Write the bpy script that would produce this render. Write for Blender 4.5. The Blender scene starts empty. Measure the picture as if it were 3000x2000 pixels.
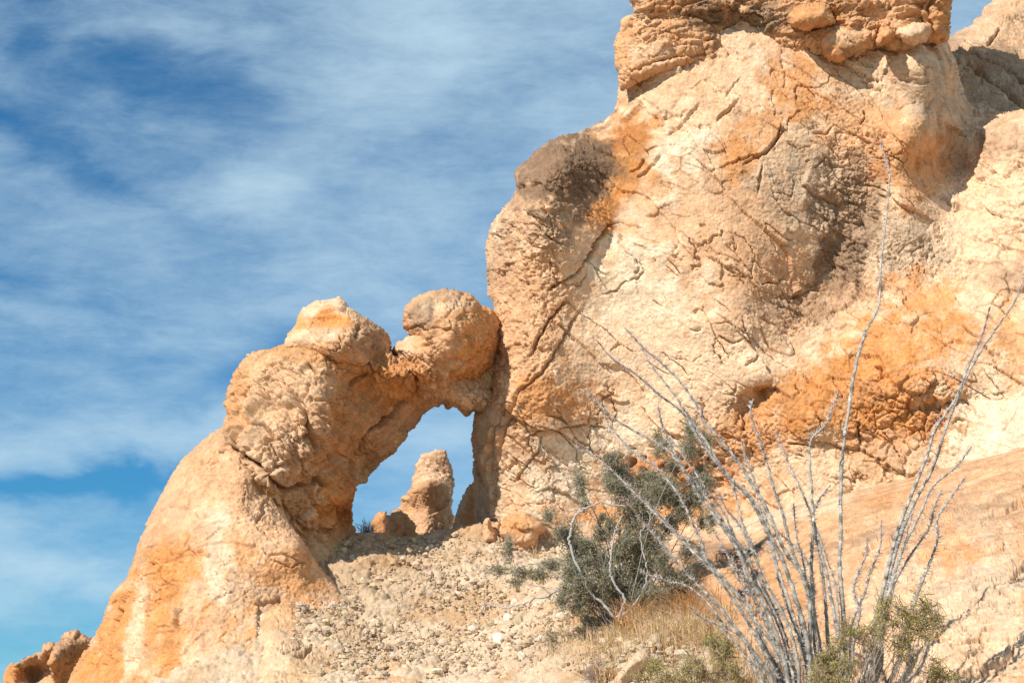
import bpy, math, random
import numpy as np
from math import radians, sin, cos, pi
f32 = np.float32
RES = 2.2            # grid step of the dense rock surfaces
F = 3000 * 50.0 / 36.0
PITCH = radians(18)
CAM = np.array([0, 0, 1.6])
SUN = np.array([-0.56, -0.56, 0.61]); SUN = SUN / np.linalg.norm(SUN)
sc = bpy.context.scene
COL = sc.collection
rng = np.random.default_rng(7)
random.seed(7)

# ------------------------------------------------------------------ placing
def at(px, py, D):
    """a point whose world Y is D and that lies along the given line of sight"""
    px = np.asarray(px, float); py = np.asarray(py, float); D = np.asarray(D, float)
    u = (px - 1500) / F; v = (1000 - py) / F
    y = cos(PITCH) - v * sin(PITCH); z = sin(PITCH) + v * cos(PITCH)
    t = D / y
    return np.stack([u * t, D + 0 * u, 1.6 + z * t], -1)

# ------------------------------------------------------------------ noise
def _h(ix, iy, iz, k):
    h = (ix.astype(np.int64) * 374761393 + iy.astype(np.int64) * 668265263 + iz.astype(np.int64) * 2147483647 + k * 974634777) & 0xffffffff
    h = ((h ^ (h >> 13)) * 1274126177) & 0xffffffff
    h = ((h ^ (h >> 16)) * 2246822519) & 0xffffffff
    return (h ^ (h >> 15)) & 0xffffffff
_TAB = rng.normal(size=(4096, 3)).astype(f32); _TAB /= np.linalg.norm(_TAB, axis=1)[:, None]
_R3 = rng.random((4096, 3)).astype(f32)
_PERM = rng.permutation(4096).astype(np.int32)
def _hi(ix, iy, iz, k):
    a = _PERM[(ix + k * 131) & 4095]
    a = _PERM[(a + iy) & 4095]
    return _PERM[(a + iz) & 4095]
def perlin(P, k=0):
    P = P.astype(f32)
    i = np.floor(P).astype(np.int32); fr = P - i
    w = fr * fr * fr * (fr * (fr * 6 - 15) + 10)
    out = np.zeros(len(P), f32)
    for dx in (0, 1):
        wx = w[:, 0] if dx else 1 - w[:, 0]
        for dy in (0, 1):
            wy = w[:, 1] if dy else 1 - w[:, 1]
            for dz in (0, 1):
                wz = w[:, 2] if dz else 1 - w[:, 2]
                g = _TAB[_hi(i[:, 0] + dx, i[:, 1] + dy, i[:, 2] + dz, k)]
                out += wx * wy * wz * (g[:, 0] * (fr[:, 0] - dx) + g[:, 1] * (fr[:, 1] - dy) + g[:, 2] * (fr[:, 2] - dz))
    return out * 1.5
def fbm(P, o=4, k=0, g=.5, lac=2.03):
    s = 0; a = 1; t = 0
    for j in range(o):
        s = s + a * perlin(P, k + j * 7); t += a; a *= g; P = P * lac + 3.7
    return s / t * 1.3
def billow(P, o=3, k=0):
    s = 0; a = 1; t = 0
    for j in range(o):
        s = s + a * (np.abs(perlin(P, k + j * 5)) * 2 - .35); t += a; a *= .5; P = P * 2.1 + 1.3
    return s / t
def worley(P, k=0, jit=.95):
    P = P.astype(f32); i = np.floor(P).astype(np.int32); fr = P - i
    f1 = np.full(len(P), 9, f32); f2 = np.full(len(P), 9, f32); cid = np.zeros(len(P), np.int32)
    for dx in (-1, 0, 1):
        for dy in (-1, 0, 1):
            for dz in (-1, 0, 1):
                h = _hi(i[:, 0] + dx, i[:, 1] + dy, i[:, 2] + dz, k)
                d = _R3[h] * jit + np.array([dx, dy, dz], f32) - fr
                q = (d * d).sum(1)
                m = q < f1
                f2 = np.where(m, f1, np.minimum(f2, q)); cid = np.where(m, h, cid); f1 = np.where(m, q, f1)
    return np.sqrt(f1), np.sqrt(f2), _R3[cid, 0]
def facet(P, size, k=0, tilt=.5, off=.35, jit=.95):
    """broken-rock facets: every cell is its own tilted plane at its own height"""
    P = (P / size).astype(f32); i = np.floor(P).astype(np.int32); fr = P - i
    f1 = np.full(len(P), 9, f32); f2 = np.full(len(P), 9, f32); cid = np.zeros(len(P), np.int32); dv = np.zeros((len(P), 3), f32)
    for dx in (-1, 0, 1):
        for dy in (-1, 0, 1):
            for dz in (-1, 0, 1):
                h = _hi(i[:, 0] + dx, i[:, 1] + dy, i[:, 2] + dz, k)
                d = _R3[h] * jit + np.array([dx, dy, dz], f32) - fr
                q = (d * d).sum(1); m = q < f1
                f2 = np.where(m, f1, np.minimum(f2, q)); cid = np.where(m, h, cid); dv[m] = d[m]; f1 = np.where(m, q, f1)
    e = np.sqrt(f2) - np.sqrt(f1)
    return size * ((dv * _TAB[cid]).sum(1) * tilt + (_R3[cid, 1] - .5) * off), e, _R3[cid, 2]
def sstep(a, b, x):
    t = np.clip((x - a) / (b - a), 0, 1); return t * t * (3 - 2 * t)
def terrace(n, k, sharp=.12):
    t = n * k; b = np.floor(t); fr = t - b
    return (b + sstep(1 - sharp, 1, fr)) / k
def warp(P, s, a, k=50):
    return P + a * np.stack([perlin(P / s, k), perlin(P / s + 9.1, k + 1), perlin(P / s + 17.3, k + 2)], 1)
def rotm(P, ang, axis='y'):
    c, s = cos(ang), sin(ang)
    if axis == 'y':
        return np.stack([P[:, 0] * c + P[:, 2] * s, P[:, 1], -P[:, 0] * s + P[:, 2] * c], 1)
    return np.stack([P[:, 0] * c + P[:, 1] * s, -P[:, 0] * s + P[:, 1] * c, P[:, 2]], 1)

def blob(X, Y, cx, cy, rx, ry, rot=0, w=.35, k=0, soft=.45):
    """soft patch with a ragged border, rx/ry in picture units at the rock's distance"""
    a = radians(rot); c, s = cos(a), sin(a)
    dx = X - cx; dy = Y - cy
    u = (dx * c + dy * s) / rx; v = (-dx * s + dy * c) / ry
    m = np.abs(u) < 2; m &= np.abs(v) < 2
    out = np.zeros(len(X), f32)
    if not m.any(): return out
    Q = np.stack([X[m] / 55, Y[m] / 55, np.full(m.sum(), k * 3.3 + .5)], 1)
    r = np.sqrt(u[m] ** 2 + v[m] ** 2) + w * fbm(Q, 4, k)*1.6
    out[m] = 1 - sstep(1 - soft, 1 + soft, r)
    return out

def seg_dist(X, Y, pts):
    """distance to an open polyline and the signed side"""
    d = np.full(len(X), 1e9, f32); side = np.zeros(len(X), f32); tt = np.zeros(len(X), f32)
    n = len(pts) - 1
    for j in range(n):
        (x0, y0), (x1, y1) = pts[j], pts[j + 1]
        ex, ey = x1 - x0, y1 - y0; L = ex * ex + ey * ey + 1e-9
        t = np.clip(((X - x0) * ex + (Y - y0) * ey) / L, 0, 1)
        q = np.hypot(X - x0 - t * ex, Y - y0 - t * ey)
        m = q < d
        d = np.where(m, q, d); side = np.where(m, np.sign(ex * (Y - y0) - ey * (X - x0)), side); tt = np.where(m, (j + t) / n, tt)
    return d, side, tt
def cracks(X, Y, lines, k=0):
    """lines: (points, width, depth, shelf height on one side, shelf width)"""
    out = np.zeros(len(X), f32)
    for q, (pts, w, dep, sh, sw) in enumerate(lines):
        pts = np.array(pts, float)
        pad = max(w, sw) * 3 + 20
        m = (X > pts[:, 0].min() - pad) & (X < pts[:, 0].max() + pad) & (Y > pts[:, 1].min() - pad) & (Y < pts[:, 1].max() + pad)
        if not m.any(): continue
        x = X[m]; y = Y[m]
        Q = np.stack([x / 24, y / 24, np.full(len(x), q * 1.7 + k)], 1)
        x = x + 9 * fbm(Q, 5, 3, .68); y = y + 9 * fbm(Q + 20, 5, 4, .68)
        w = w * (.45 + .5 * np.clip(fbm(Q / 2 + 7, 3, 6) + .5, 0, 1.4))
        d, s, t = seg_dist(x, y, pts)
        end = np.clip(np.minimum(t, 1 - t) * 8 + .25, 0, 1)
        h = -dep * np.exp(-(d / w) ** 2) * end
        if sh: h = h + np.where(s > 0, sh * np.exp(-d / sw), 0) * end
        out[m] += h
    return out

def poly_sdf(X, Y, poly):
    """positive inside"""
    d = np.full(X.shape, 1e9, f32); ins = np.zeros(X.shape, bool)
    n = len(poly)
    for j in range(n):
        x0, y0 = poly[j]; x1, y1 = poly[(j + 1) % n]
        ex, ey = x1 - x0, y1 - y0; L = ex * ex + ey * ey + 1e-9
        t = np.clip(((X - x0) * ex + (Y - y0) * ey) / L, 0, 1)
        d = np.minimum(d, (X - x0 - t * ex) ** 2 + (Y - y0 - t * ey) ** 2)
        if y0 != y1:
            ins ^= ((y0 > Y) != (y1 > Y)) & (X < (x1 - x0) * (Y - y0) / (y1 - y0) + x0)
    d = np.sqrt(d)
    return np.where(ins, d, -d)

def rbf_fit(pts):
    p = np.array([(a / 500., b / 500.) for a, b, _ in pts]); v = np.array([c for *_, c in pts])
    n = len(p); r = np.hypot(p[:, None, 0] - p[None, :, 0], p[:, None, 1] - p[None, :, 1])
    if n < 4:
        A = np.c_[np.ones(n), p][:, :max(1, n)]
        c = np.linalg.lstsq(A, v, rcond=None)[0]
        c = np.r_[c, np.zeros(3 - len(c))]
        return lambda X, Y: c[0] + c[1] * X / 500. + c[2] * Y / 500.
    K = np.where(r > 0, r, 0)            # |r| kernel: no overshoot
    K = np.sqrt(r * r + .02)
    A = np.zeros((n + 3, n + 3)); A[:n, :n] = K; A[:n, n] = 1; A[:n, n + 1:] = p; A[n, :n] = 1; A[n + 1:, :n] = p.T
    w = np.linalg.lstsq(A, np.r_[v, 0, 0, 0], rcond=None)[0]
    def ev(X, Y):
        X = X / 500.; Y = Y / 500.
        o = w[n] + w[n + 1] * X + w[n + 2] * Y
        for j in range(n): o = o + w[j] * np.sqrt((X - p[j, 0]) ** 2 + (Y - p[j, 1]) ** 2 + .02)
        return o
    return ev

# ------------------------------------------------------------------ mesh
def vnormals(P, Fq):
    a, b, c, d = (P[Fq[:, j]] for j in range(4))
    n = np.cross(c - a, d - b)
    out = np.zeros_like(P)
    for j in range(4):
        for q in range(3):
            out[:, q] += np.bincount(Fq[:, j], n[:, q], len(P))
    l = np.linalg.norm(out, axis=1); l[l == 0] = 1
    return out / l[:, None]

def mesh_obj(name, V, Fc, mat, col=None, parent=None, smooth=True, origin=None):
    V = np.asarray(V, f32)
    if origin is not None: V = V - np.asarray(origin, f32)
    me = bpy.data.meshes.new(name)
    Fc = np.asarray(Fc, np.int32); k = Fc.shape[1]
    me.vertices.add(len(V)); me.vertices.foreach_set('co', V.ravel())
    me.loops.add(Fc.size); me.loops.foreach_set('vertex_index', Fc.ravel())
    me.polygons.add(len(Fc)); me.polygons.foreach_set('loop_start', np.arange(len(Fc), dtype=np.int32) * k)
    try: me.polygons.foreach_set('loop_total', np.full(len(Fc), k, np.int32))
    except Exception: pass
    me.update(calc_edges=True)
    me.polygons.foreach_set('use_smooth', np.full(len(Fc), smooth, bool))
    if col is not None:
        a = me.color_attributes.new('Col', 'FLOAT_COLOR', 'POINT')
        c = np.ones((len(V), 4), f32); c[:, :3] = col; a.data.foreach_set('color', c.ravel())
    me.materials.append(mat)
    o = bpy.data.objects.new(name, me); COL.objects.link(o)
    if parent is not None: o.parent = parent
    elif origin is not None: o.location = origin
    return o
def tag(o, label=None, cat=None, group=None, kind=None):
    for k, v in (('label', label), ('category', cat), ('group', group), ('kind', kind)):
        if v: o[k] = v
    return o
def empty(name, loc, label=None, cat=None, group=None):
    o = bpy.data.objects.new(name, None); COL.objects.link(o); o.location = [float(q) for q in loc]
    o.empty_display_size = .3
    return tag(o, label, cat, group)

def rock(name, outline, ctrl, mat, disp, colf, E=.8, r=90, back=None, sp=None, bumps=(), edge=(6, 40), parent=None, origin=None, seed=0, disp0=None):
    """A rock mass: its outline, the distance of its face at chosen points, the way its rim turns away,
    its thickness, then the relief of its surface pushed out along the normals."""
    sp = sp or RES
    poly = np.array(outline, float)
    x0, y0 = poly.min(0) - 12; x1, y1 = poly.max(0) + 12
    gx = np.arange(x0, x1, sp); gy = np.arange(y0, y1, sp)
    X, Y = np.meshgrid(gx, gy); sh = X.shape
    Q = np.stack([X.ravel() / edge[1], Y.ravel() / edge[1], np.full(X.size, seed + .3)], 1)
    wx = fbm(Q, 5, seed, .6).reshape(sh) * edge[0]; wy = fbm(Q + 31, 5, seed + 1, .6).reshape(sh) * edge[0]
    S = poly_sdf(X + wx, Y + wy, poly)
    gyS, gxS = np.gradient(S, sp); gl = np.maximum(np.hypot(gxS, gyS), .3)
    sel = (S > -.75 * sp) & (S < .35 * sp)
    X = np.where(sel, X - gxS / gl ** 2 * S, X); Y = np.where(sel, Y - gyS / gl ** 2 * S, Y)
    keep = S > -.75 * sp
    q = keep[:-1, :-1] & keep[1:, :-1] & keep[:-1, 1:] & keep[1:, 1:]
    q &= np.maximum.reduce([S[:-1, :-1], S[1:, :-1], S[:-1, 1:], S[1:, 1:]]) > .1 * sp
    pad = np.zeros((sh[0] + 1, sh[1] + 1), int); pad[1:-1, 1:-1] = q
    cnt = pad[:-1, :-1] + pad[1:, :-1] + pad[:-1, 1:] + pad[1:, 1:]
    used = cnt > 0; border = used & (cnt < 4)
    idx = np.full(sh, -1, np.int64); idx[used] = np.arange(used.sum())
    A = idx[:-1, :-1][q]; B = idx[:-1, 1:][q]; C = idx[1:, 1:][q]; D_ = idx[1:, :-1][q]
    Fq = np.stack([A, D_, C, B], 1)
    x = X[used]; y = Y[used]; s = np.maximum(S[used], 0); bd = border[used]; s[bd] = 0
    base = rbf_fit(ctrl)(x, y)
    for (cx, cy, rx, ry, rot, am) in bumps:
        a = radians(rot); c, sn = cos(a), sin(a)
        u = ((x - cx) * c + (y - cy) * sn) / rx; v = (-(x - cx) * sn + (y - cy) * c) / ry
        base = base - am * np.exp(-(u * u + v * v))
    t = np.clip(s / r, 0, 1); prof = np.sqrt(np.maximum(0, 1 - (1 - t) ** 2))
    D = base + E * (1 - prof)
    P = at(x, y, D)
    nf = len(P)
    if back is not None:
        rb = r * 1.2; tb = np.clip(s / rb, 0, 1); pb = np.sqrt(np.maximum(0, 1 - (1 - tb) ** 2))
        Pb = at(x, y, base + E + back * pb)
        mp = np.arange(nf); ni = np.where(~bd)[0]; mp[ni] = nf + np.arange(len(ni))
        P = np.concatenate([P, Pb[ni]]); Fb = mp[Fq][:, ::-1]; Fq = np.concatenate([Fq, Fb])
        x = np.r_[x, x[ni]]; y = np.r_[y, y[ni]]; s = np.r_[s, s[ni]]
    isb = np.arange(len(P)) >= nf
    N = vnormals(P, Fq)
    if disp0 is not None:
        P = P + N * disp0(P, x, y)[:, None]; N = vnormals(P, Fq)
    fr = ~isb
    h = np.zeros(len(P), f32)
    h[fr] = disp(P[fr], x[fr], y[fr], s[fr]) * (.62 + .38 * np.clip(s[fr] / 45, 0, 1))
    if isb.any(): h[isb] = .12 * fbm(P[isb] / .8, 4, 3)
    near = np.clip(s / 25, .0, 1)
    P = P + N * h[:, None]
    col = colf(P, x, y, h)
    return mesh_obj(name, P, Fq, mat, col, parent, origin=origin)

def mix(a, b, m):
    return a + (np.asarray(b) - a) * m[:, None]
def palette(P, x, y, base, patches, k=0, vary=.5):
    """mineral colours: base stone, drifting tints, then stained patches and some painted shade"""
    n1 = fbm(P / 1.9, 5, 60 + k); n2 = fbm(P / .55 + 5, 4, 80 + k)
    c = np.tile(np.array(base, f32), (len(P), 1))
    c = mix(c, TAN, np.clip(sstep(-.35, .35, n1 + .5 * n2), 0, 1) * min(1, vary * 1.35))
    c = mix(c, ORANGE, sstep(.15, .6, fbm(P / 1.1 + 40, 5, 90 + k)) * vary * .6)
    n3 = fbm(warp(P, .6, .3, 7) / .32, 5, 95 + k, .62)
    c = mix(c, TAN * .93, sstep(.05, .5, n3) * .55); c = mix(c, ORANGE * .95, sstep(.25, .6, n3 + .4 * n1) * .35); c = mix(c, CREAM * 1.07, sstep(.15, .55, -n3) * .4)
    for q, (colr, amt, cx, cy, rx, ry, rot) in enumerate(patches):
        m = blob(x, y, cx, cy, rx, ry, rot, .6, k + q, .55)
        m = .97 * sstep(.02, .80, m * .8 + .45 * (n3 + .5 * n2) * (m > .02)) * (m > .01)
        c = mix(c, colr, np.clip(m * amt, 0, 1))
    f, e, cc = facet(warp(P, .5, .15, 5), .38, 21)
    c = c * (1 + .16 * fbm(P / .12, 4, 33, .65) + .16 * (cc - .5))[:, None]
    fk = sstep(.30, .55, fbm(warp(P, .2, .08, 9) / .10, 3, 36)) * sstep(-.2, .3, fbm(P / .9 + 3, 3, 38))
    c = mix(c, BROWN * 1.9, fk * .55)
    return np.clip(c * .96, .01, 1)
CREAM = np.array([.69, .480, .315]); TAN = np.array([.59, .335, .178]); ORANGE = np.array([.58, .250, .080]); DEEP = np.array([.45, .165, .042])
BROWN = np.array([.17, .105, .065]); GREY = np.array([.42, .32, .225]); WHITE = np.array([.75, .60, .435]); PINK = np.array([.58, .36, .23])
BUFF = np.array([.56, .355, .195])

# ------------------------------------------------------------------ materials
def nt(mat): return mat.node_tree.nodes, mat.node_tree.links
def rock_mat(name, scale=1, bump=.35, tint=(1, 1, 1)):
    m = bpy.data.materials.new(name); m.use_nodes = True; n, l = nt(m)
    b = n['Principled BSDF']; b.inputs['Roughness'].default_value = .93; b.inputs['Specular IOR Level'].default_value = .15
    at_ = n.new('ShaderNodeAttribute'); at_.attribute_name = 'Col'
    tc = n.new('ShaderNodeNewGeometry')
    def noise(s, d, r=.62, dist=0):
        q = n.new('ShaderNodeTexNoise'); q.inputs['Scale'].default_value = s; q.inputs['Detail'].default_value = d
        q.inputs['Roughness'].default_value = r; q.inputs['Distortion'].default_value = dist; l.new(tc.outputs['Position'], q.inputs['Vector']); return q
    a = noise(3.2 * scale, 9, .68, .6); c = noise(17 * scale, 6, .7); d = noise(55 * scale, 4, .7)
    r1 = n.new('ShaderNodeMapRange'); r1.inputs['From Min'].default_value = .3; r1.inputs['From Max'].default_value = .7
    r1.inputs['To Min'].default_value = .74; r1.inputs['To Max'].default_value = 1.20; l.new(a.outputs['Fac'], r1.inputs['Value'])
    r2 = n.new('ShaderNodeMapRange'); r2.inputs['From Min'].default_value = .3; r2.inputs['From Max'].default_value = .7
    r2.inputs['To Min'].default_value = .80; r2.inputs['To Max'].default_value = 1.15; l.new(c.outputs['Fac'], r2.inputs['Value'])
    mu = n.new('ShaderNodeMath'); mu.operation = 'MULTIPLY'; l.new(r1.outputs[0], mu.inputs[0]); l.new(r2.outputs[0], mu.inputs[1])
    vm = n.new('ShaderNodeVectorMath'); vm.operation = 'SCALE'; l.new(at_.outputs['Color'], vm.inputs[0]); l.new(mu.outputs[0], vm.inputs['Scale'])
    # warm mineral speckle
    hs = n.new('ShaderNodeMix'); hs.data_type = 'RGBA'; hs.blend_type = 'MULTIPLY'
    r3 = n.new('ShaderNodeMapRange'); r3.inputs['From Min'].default_value = .5; r3.inputs['From Max'].default_value = .68; l.new(noise(8 * scale, 7, .7, 1.).outputs['Fac'], r3.inputs['Value'])
    r3.inputs['To Max'].default_value = .55
    l.new(r3.outputs[0], hs.inputs['Factor']); l.new(vm.outputs[0], hs.inputs['A']); hs.inputs['B'].default_value = (.86 * tint[0], .66 * tint[1], .47 * tint[2], 1)
    l.new(hs.outputs['Result'], b.inputs['Base Color'])
    ad = n.new('ShaderNodeMath'); ad.operation = 'MULTIPLY_ADD'; ad.inputs[1].default_value = .35; l.new(d.outputs['Fac'], ad.inputs[0]); l.new(c.outputs['Fac'], ad.inputs[2])
    bp = n.new('ShaderNodeBump'); bp.inputs['Strength'].default_value = bump; bp.inputs['Distance'].default_value = .07; l.new(ad.outputs[0], bp.inputs['Height'])
    l.new(bp.outputs[0], b.inputs['Normal'])
    return m
def plain_mat(name, c1, c2, scale=20, rough=.8, attr=False, sss=0, trans=0):
    m = bpy.data.materials.new(name); m.use_nodes = True; n, l = nt(m)
    b = n['Principled BSDF']; b.inputs['Roughness'].default_value = rough; b.inputs['Specular IOR Level'].default_value = .25
    g = n.new('ShaderNodeNewGeometry'); q = n.new('ShaderNodeTexNoise'); q.inputs['Scale'].default_value = scale; q.inputs['Detail'].default_value = 5
    l.new(g.outputs['Position'], q.inputs['Vector'])
    r = n.new('ShaderNodeValToRGB'); r.color_ramp.elements[0].position = .35; r.color_ramp.elements[1].position = .65
    r.color_ramp.elements[0].color = (*c1, 1); r.color_ramp.elements[1].color = (*c2, 1); l.new(q.outputs['Fac'], r.inputs['Fac'])
    out = r.outputs['Color']
    if attr:
        a = n.new('ShaderNodeAttribute'); a.attribute_name = 'Col'
        mx = n.new('ShaderNodeMix'); mx.data_type = 'RGBA'; mx.blend_type = 'MULTIPLY'; mx.inputs['Factor'].default_value = 1
        l.new(out, mx.inputs['A']); l.new(a.outputs['Color'], mx.inputs['B']); out = mx.outputs['Result']
    l.new(out, b.inputs['Base Color'])
    if trans:
        tr = n.new('ShaderNodeBsdfTranslucent'); l.new(out, tr.inputs['Color']); ms = n.new('ShaderNodeMixShader'); ms.inputs[0].default_value = trans
        l.new(b.outputs[0], ms.inputs[1]); l.new(tr.outputs[0], ms.inputs[2]); l.new(ms.outputs[0], n['Material Output'].inputs['Surface'])
    return m
ROCK = rock_mat('weathered_rock'); ROCK_FAR = rock_mat('far_rock', .8, .3)
GROUNDM = rock_mat('rubble_ground', 1.6, .5)
def Z(x0, y0, k, pts): return [(x0 + a * k, y0 + b * k) for a, b in pts]
A_ = lambda p: Z(600, 850, .38265, p)
L_ = lambda p: Z(0, 800, .7653, p)
C_ = lambda p: Z(1400, 300, .38265, p)
T_ = lambda p: Z(2100, 0, .38265, p)
S_ = lambda p: Z(2100, 1400, .38265, p)
M_ = lambda p: Z(2100, 700, .38265, p)
V_ = lambda p: Z(1300, 800, .7654, p)
B_ = lambda p: Z(200, 1400, .38265, p)

# ------------------------------------------------------------------ relief recipes
def blocks(P, size, k=0, w=.35):
    f1, f2, c = worley(warp(P, size * 1.6, size * w, 20 + k) / size, k)
    e = f2 - f1
    return size * (.45 * (.25 + .75 * c) * sstep(0, .16, e) + .10 * c)
def detail(P, rough, scarp=1., k=0, diag=-.7, cr=1.):
    Q = rotm(P, diag); Q = (Q * np.array([.50, 1, 1.3], f32)).astype(f32)
    h = .12 * fbm(P / 2.3, 4, k) + .035 * fbm(P / .7, 5, k + 3, .55)
    g = sstep(-.25, .25, fbm(P / 1.7 + 12, 3, k + 41)); jag = .05 * fbm(P / .16, 3, k)[:, None]
    fa, e, c = facet(warp(Q, .8, .38, k) + jag, 1.15, k + 11, .09, .055)
    h = h + scarp * fa
    h = h - cr * .05 * np.exp(-(e / .014) ** 2) * g
    fb, e2, c2 = facet(warp(Q, .35, .17, k + 4) + jag * .6, .42, k + 13, .13, .085)
    h = h + scarp * (.45 + 1.3 * rough) * fb * (.15 + 1.1 * g)
    h = h - cr * .035 * (.35 + rough) * np.exp(-(e2 / .03) ** 2) * g
    fc, e3, c3 = facet(warp(Q, .15, .07, k + 6), .17, k + 15, .24, .17)
    h = h + (.32 + 1.3 * rough) * fc * (.25 + .9 * g)
    fd, e4, c4 = facet(P + .03 * fbm(P / .06, 2, k)[:, None], .075, k + 19, .36, .28)
    h = h + (.30 + 1.0 * rough) * fd
    f1, f2, c = worley(warp(Q, .9, .45, k + 8) + jag, k + 2)
    m = sstep(-.05, .3, fbm(P / 1.1 + 30, 3, k + 17))
    h = h - cr * .10 * np.exp(-((f2 - f1) / .016) ** 2) * m
    f1, f2, c = worley((warp(P, .16, .09, k + 33) + jag * .5) / .23, k + 35)
    h = h - cr * (.010 + .03 * rough) * np.exp(-((f2 - f1) / .045) ** 2) * sstep(-.2, .2, fbm(P / .6 + 11, 3, k + 37))
    h = h + rough * .035 * billow(P / .20, 3, k + 23)
    h = h + (.010 + .016 * rough) * fbm(P / .11, 4, k + 27, .7)
    return h

# ================================================================== the arch
ARCH_D = [(700,1150,28.9),(670,1220,28.8),(560,1400,29.2),(750,1250,28.0),(850,1150,27.95),(800,1400,27.6),(800,1050,28.5),(700,1060,28.9),
          (950,1085,27.95),(965,1160,27.9),(915,1300,27.8),(880,1400,28.3),(940,1500,29.0),(1000,1620,29.7),(850,1550,28.8),(1020,1150,28.8),(1000,1300,28.9),(1010,1430,29.2),
          (1060,1500,29.6),(1230,1150,29.5),(1080,1290,29.6),(1180,1200,30.1),(1120,1330,30.3),(1060,1400,30.3),(1050,1520,30.4),(1050,1000,28.7),
          (1200,1030,29.2),(1150,1090,28.7),(1230,1100,28.8),(1310,1150,29.7),(1360,1180,29.9),(1290,1210,30.2),(1400,1100,30.2),(1440,1180,30.3),(1450,1000,30.2)]
arch_out = L_([(560,960),(600,880),(640,810),(690,720),(760,660),(820,610),(845,590),(865,545),(860,520),(875,475),(872,450),(885,430),(900,385),(930,340),(970,310),
    (1020,300),(1080,275),(1130,240),(1250,200),(1380,200),(1440,225),(1485,260),(1493,290),(1506,302),(1560,310),(1640,280),(1720,230),(1800,180),(1860,160),(1930,180),
    (1960,260),(1960,480),(1910,548),(1870,548),(1845,538),(1815,522),(1780,547),(1755,527),(1730,511),(1712,522),(1700,498),(1680,517),(1645,520),(1612,552),(1590,590),(1565,602),
    (1546,634),(1528,642),(1500,682),(1462,722),(1430,762),(1400,800),(1372,815),(1355,850),(1345,880),(1350,920),(1352,960),(1365,1000),(1395,1080),(1390,1200),(1300,1280),(1100,1250),
    (900,1150),(700,1120),(560,1080)])
def arch_disp(P, x, y, s):
    rb = np.maximum.reduce([blob(x, y, 800, 1270, 150, 190, -25, .35, 1), blob(x, y, 880, 1490, 110, 90, 30, .3, 2), blob(x, y, 860, 1180, 120, 110, 0, .3, 9) * .7])
    lump = np.maximum.reduce([blob(x, y, 1150, 1070, 150, 55, 25, .3, 3), blob(x, y, 1270, 1110, 60, 60, 0, .3, 4), blob(x, y, 1405, 1195, 70, 55, 0, .3, 5),
                              blob(x, y, 760, 1100, 110, 90, 0, .3, 6) * .4])
    h = detail(P, .35 + .6 * np.maximum(rb, lump), .75 - .3 * rb, 1, diag=-.9)
    h = h + rb * (.85 * blocks(P, .62, 1) + .75 * blocks(P, .26, 2) + .5 * blocks(P, .12, 8) - .12)
    h = h + lump * (1.1 * blocks(P, .26, 3) + .5 * blocks(P, .13, 4) - .06)
    fl = blob(x, y, 1060, 1240, 110, 230, 35, .2, 7)
    Q = rotm(P, .75) * np.array([.45, 1, 1.5], f32)
    h = h + fl * (.16 * fbm(Q / .5, 4, 44) + .07 * terrace(fbm(Q / .28, 3, 45), 4))
    return h + cracks(x, y, ARCH_CR, 1)
ARCH_CR = [(A_([(1660,770),(1500,880),(1400,970),(1240,1080),(1190,1180),(1140,1290),(1130,1400)]), 11, .5, .15, 40),
           (A_([(1440,480),(1540,570),(1620,690),(1640,770),(1720,790)]), 6, .22, 0, 0),
           (A_([(640,740),(760,900),(800,1060),(830,1180),(810,1250)]), 9, .4, 0, 0),
           (A_([(140,1080),(190,1200),(300,1270),(420,1350),(500,1440),(620,1530),(720,1500)]), 10, .45, 0, 0),
           (A_([(320,1040),(440,1030),(500,1080),(530,1150),(440,1260),(420,1340)]), 6, .22, 0, 0),
           (A_([(980,640),(900,640),(830,600),(790,560)]), 6, .16, .06, 25),
           (A_([(700,1490),(820,1480),(870,1440),(930,1500)]), 7, .2, 0, 0),
           (A_([(1240,640),(1140,720),(1060,790)]), 7, .2, 0, 0),
           (A_([(2240,220),(2250,420),(2240,640),(2230,800),(2225,920)]), 5, .3, 0, 0)]
def arch_col(P, x, y, h):
    return palette(P, x, y, BUFF, [(TAN * .72, .8, 1020, 1250, 110, 200, 35), (TAN * .75, .7, 1180, 1090, 150, 60, -25), (ORANGE, .5, 1020, 1180, 90, 160, 30), (ORANGE, .8, 1000, 1500, 60, 90, 0), (DEEP, .45, 1010, 1480, 40, 70, 0), (CREAM, .4, 830, 1170, 140, 120, 0), (ORANGE, .75, 1200, 1120, 140, 70, -30),  # dimmed tan: orange-brown rock with the inner flank's shade painted in
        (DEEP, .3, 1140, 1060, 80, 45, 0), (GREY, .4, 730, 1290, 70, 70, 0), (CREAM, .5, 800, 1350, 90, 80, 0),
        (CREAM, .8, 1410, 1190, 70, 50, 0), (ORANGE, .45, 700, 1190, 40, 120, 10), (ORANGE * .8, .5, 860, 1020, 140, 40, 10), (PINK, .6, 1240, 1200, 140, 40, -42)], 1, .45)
arch = empty('rock_arch', at(900, 1600, 29), 'tan sandstone arch leaning against the cliff, open window beneath it', 'rock arch')
ao = np.array(arch.location)
rock('span', arch_out, ARCH_D, ROCK, arch_disp, arch_col, E=.75, r=55, back=2.0, edge=(7, 34), parent=arch, origin=ao, seed=2)

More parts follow.
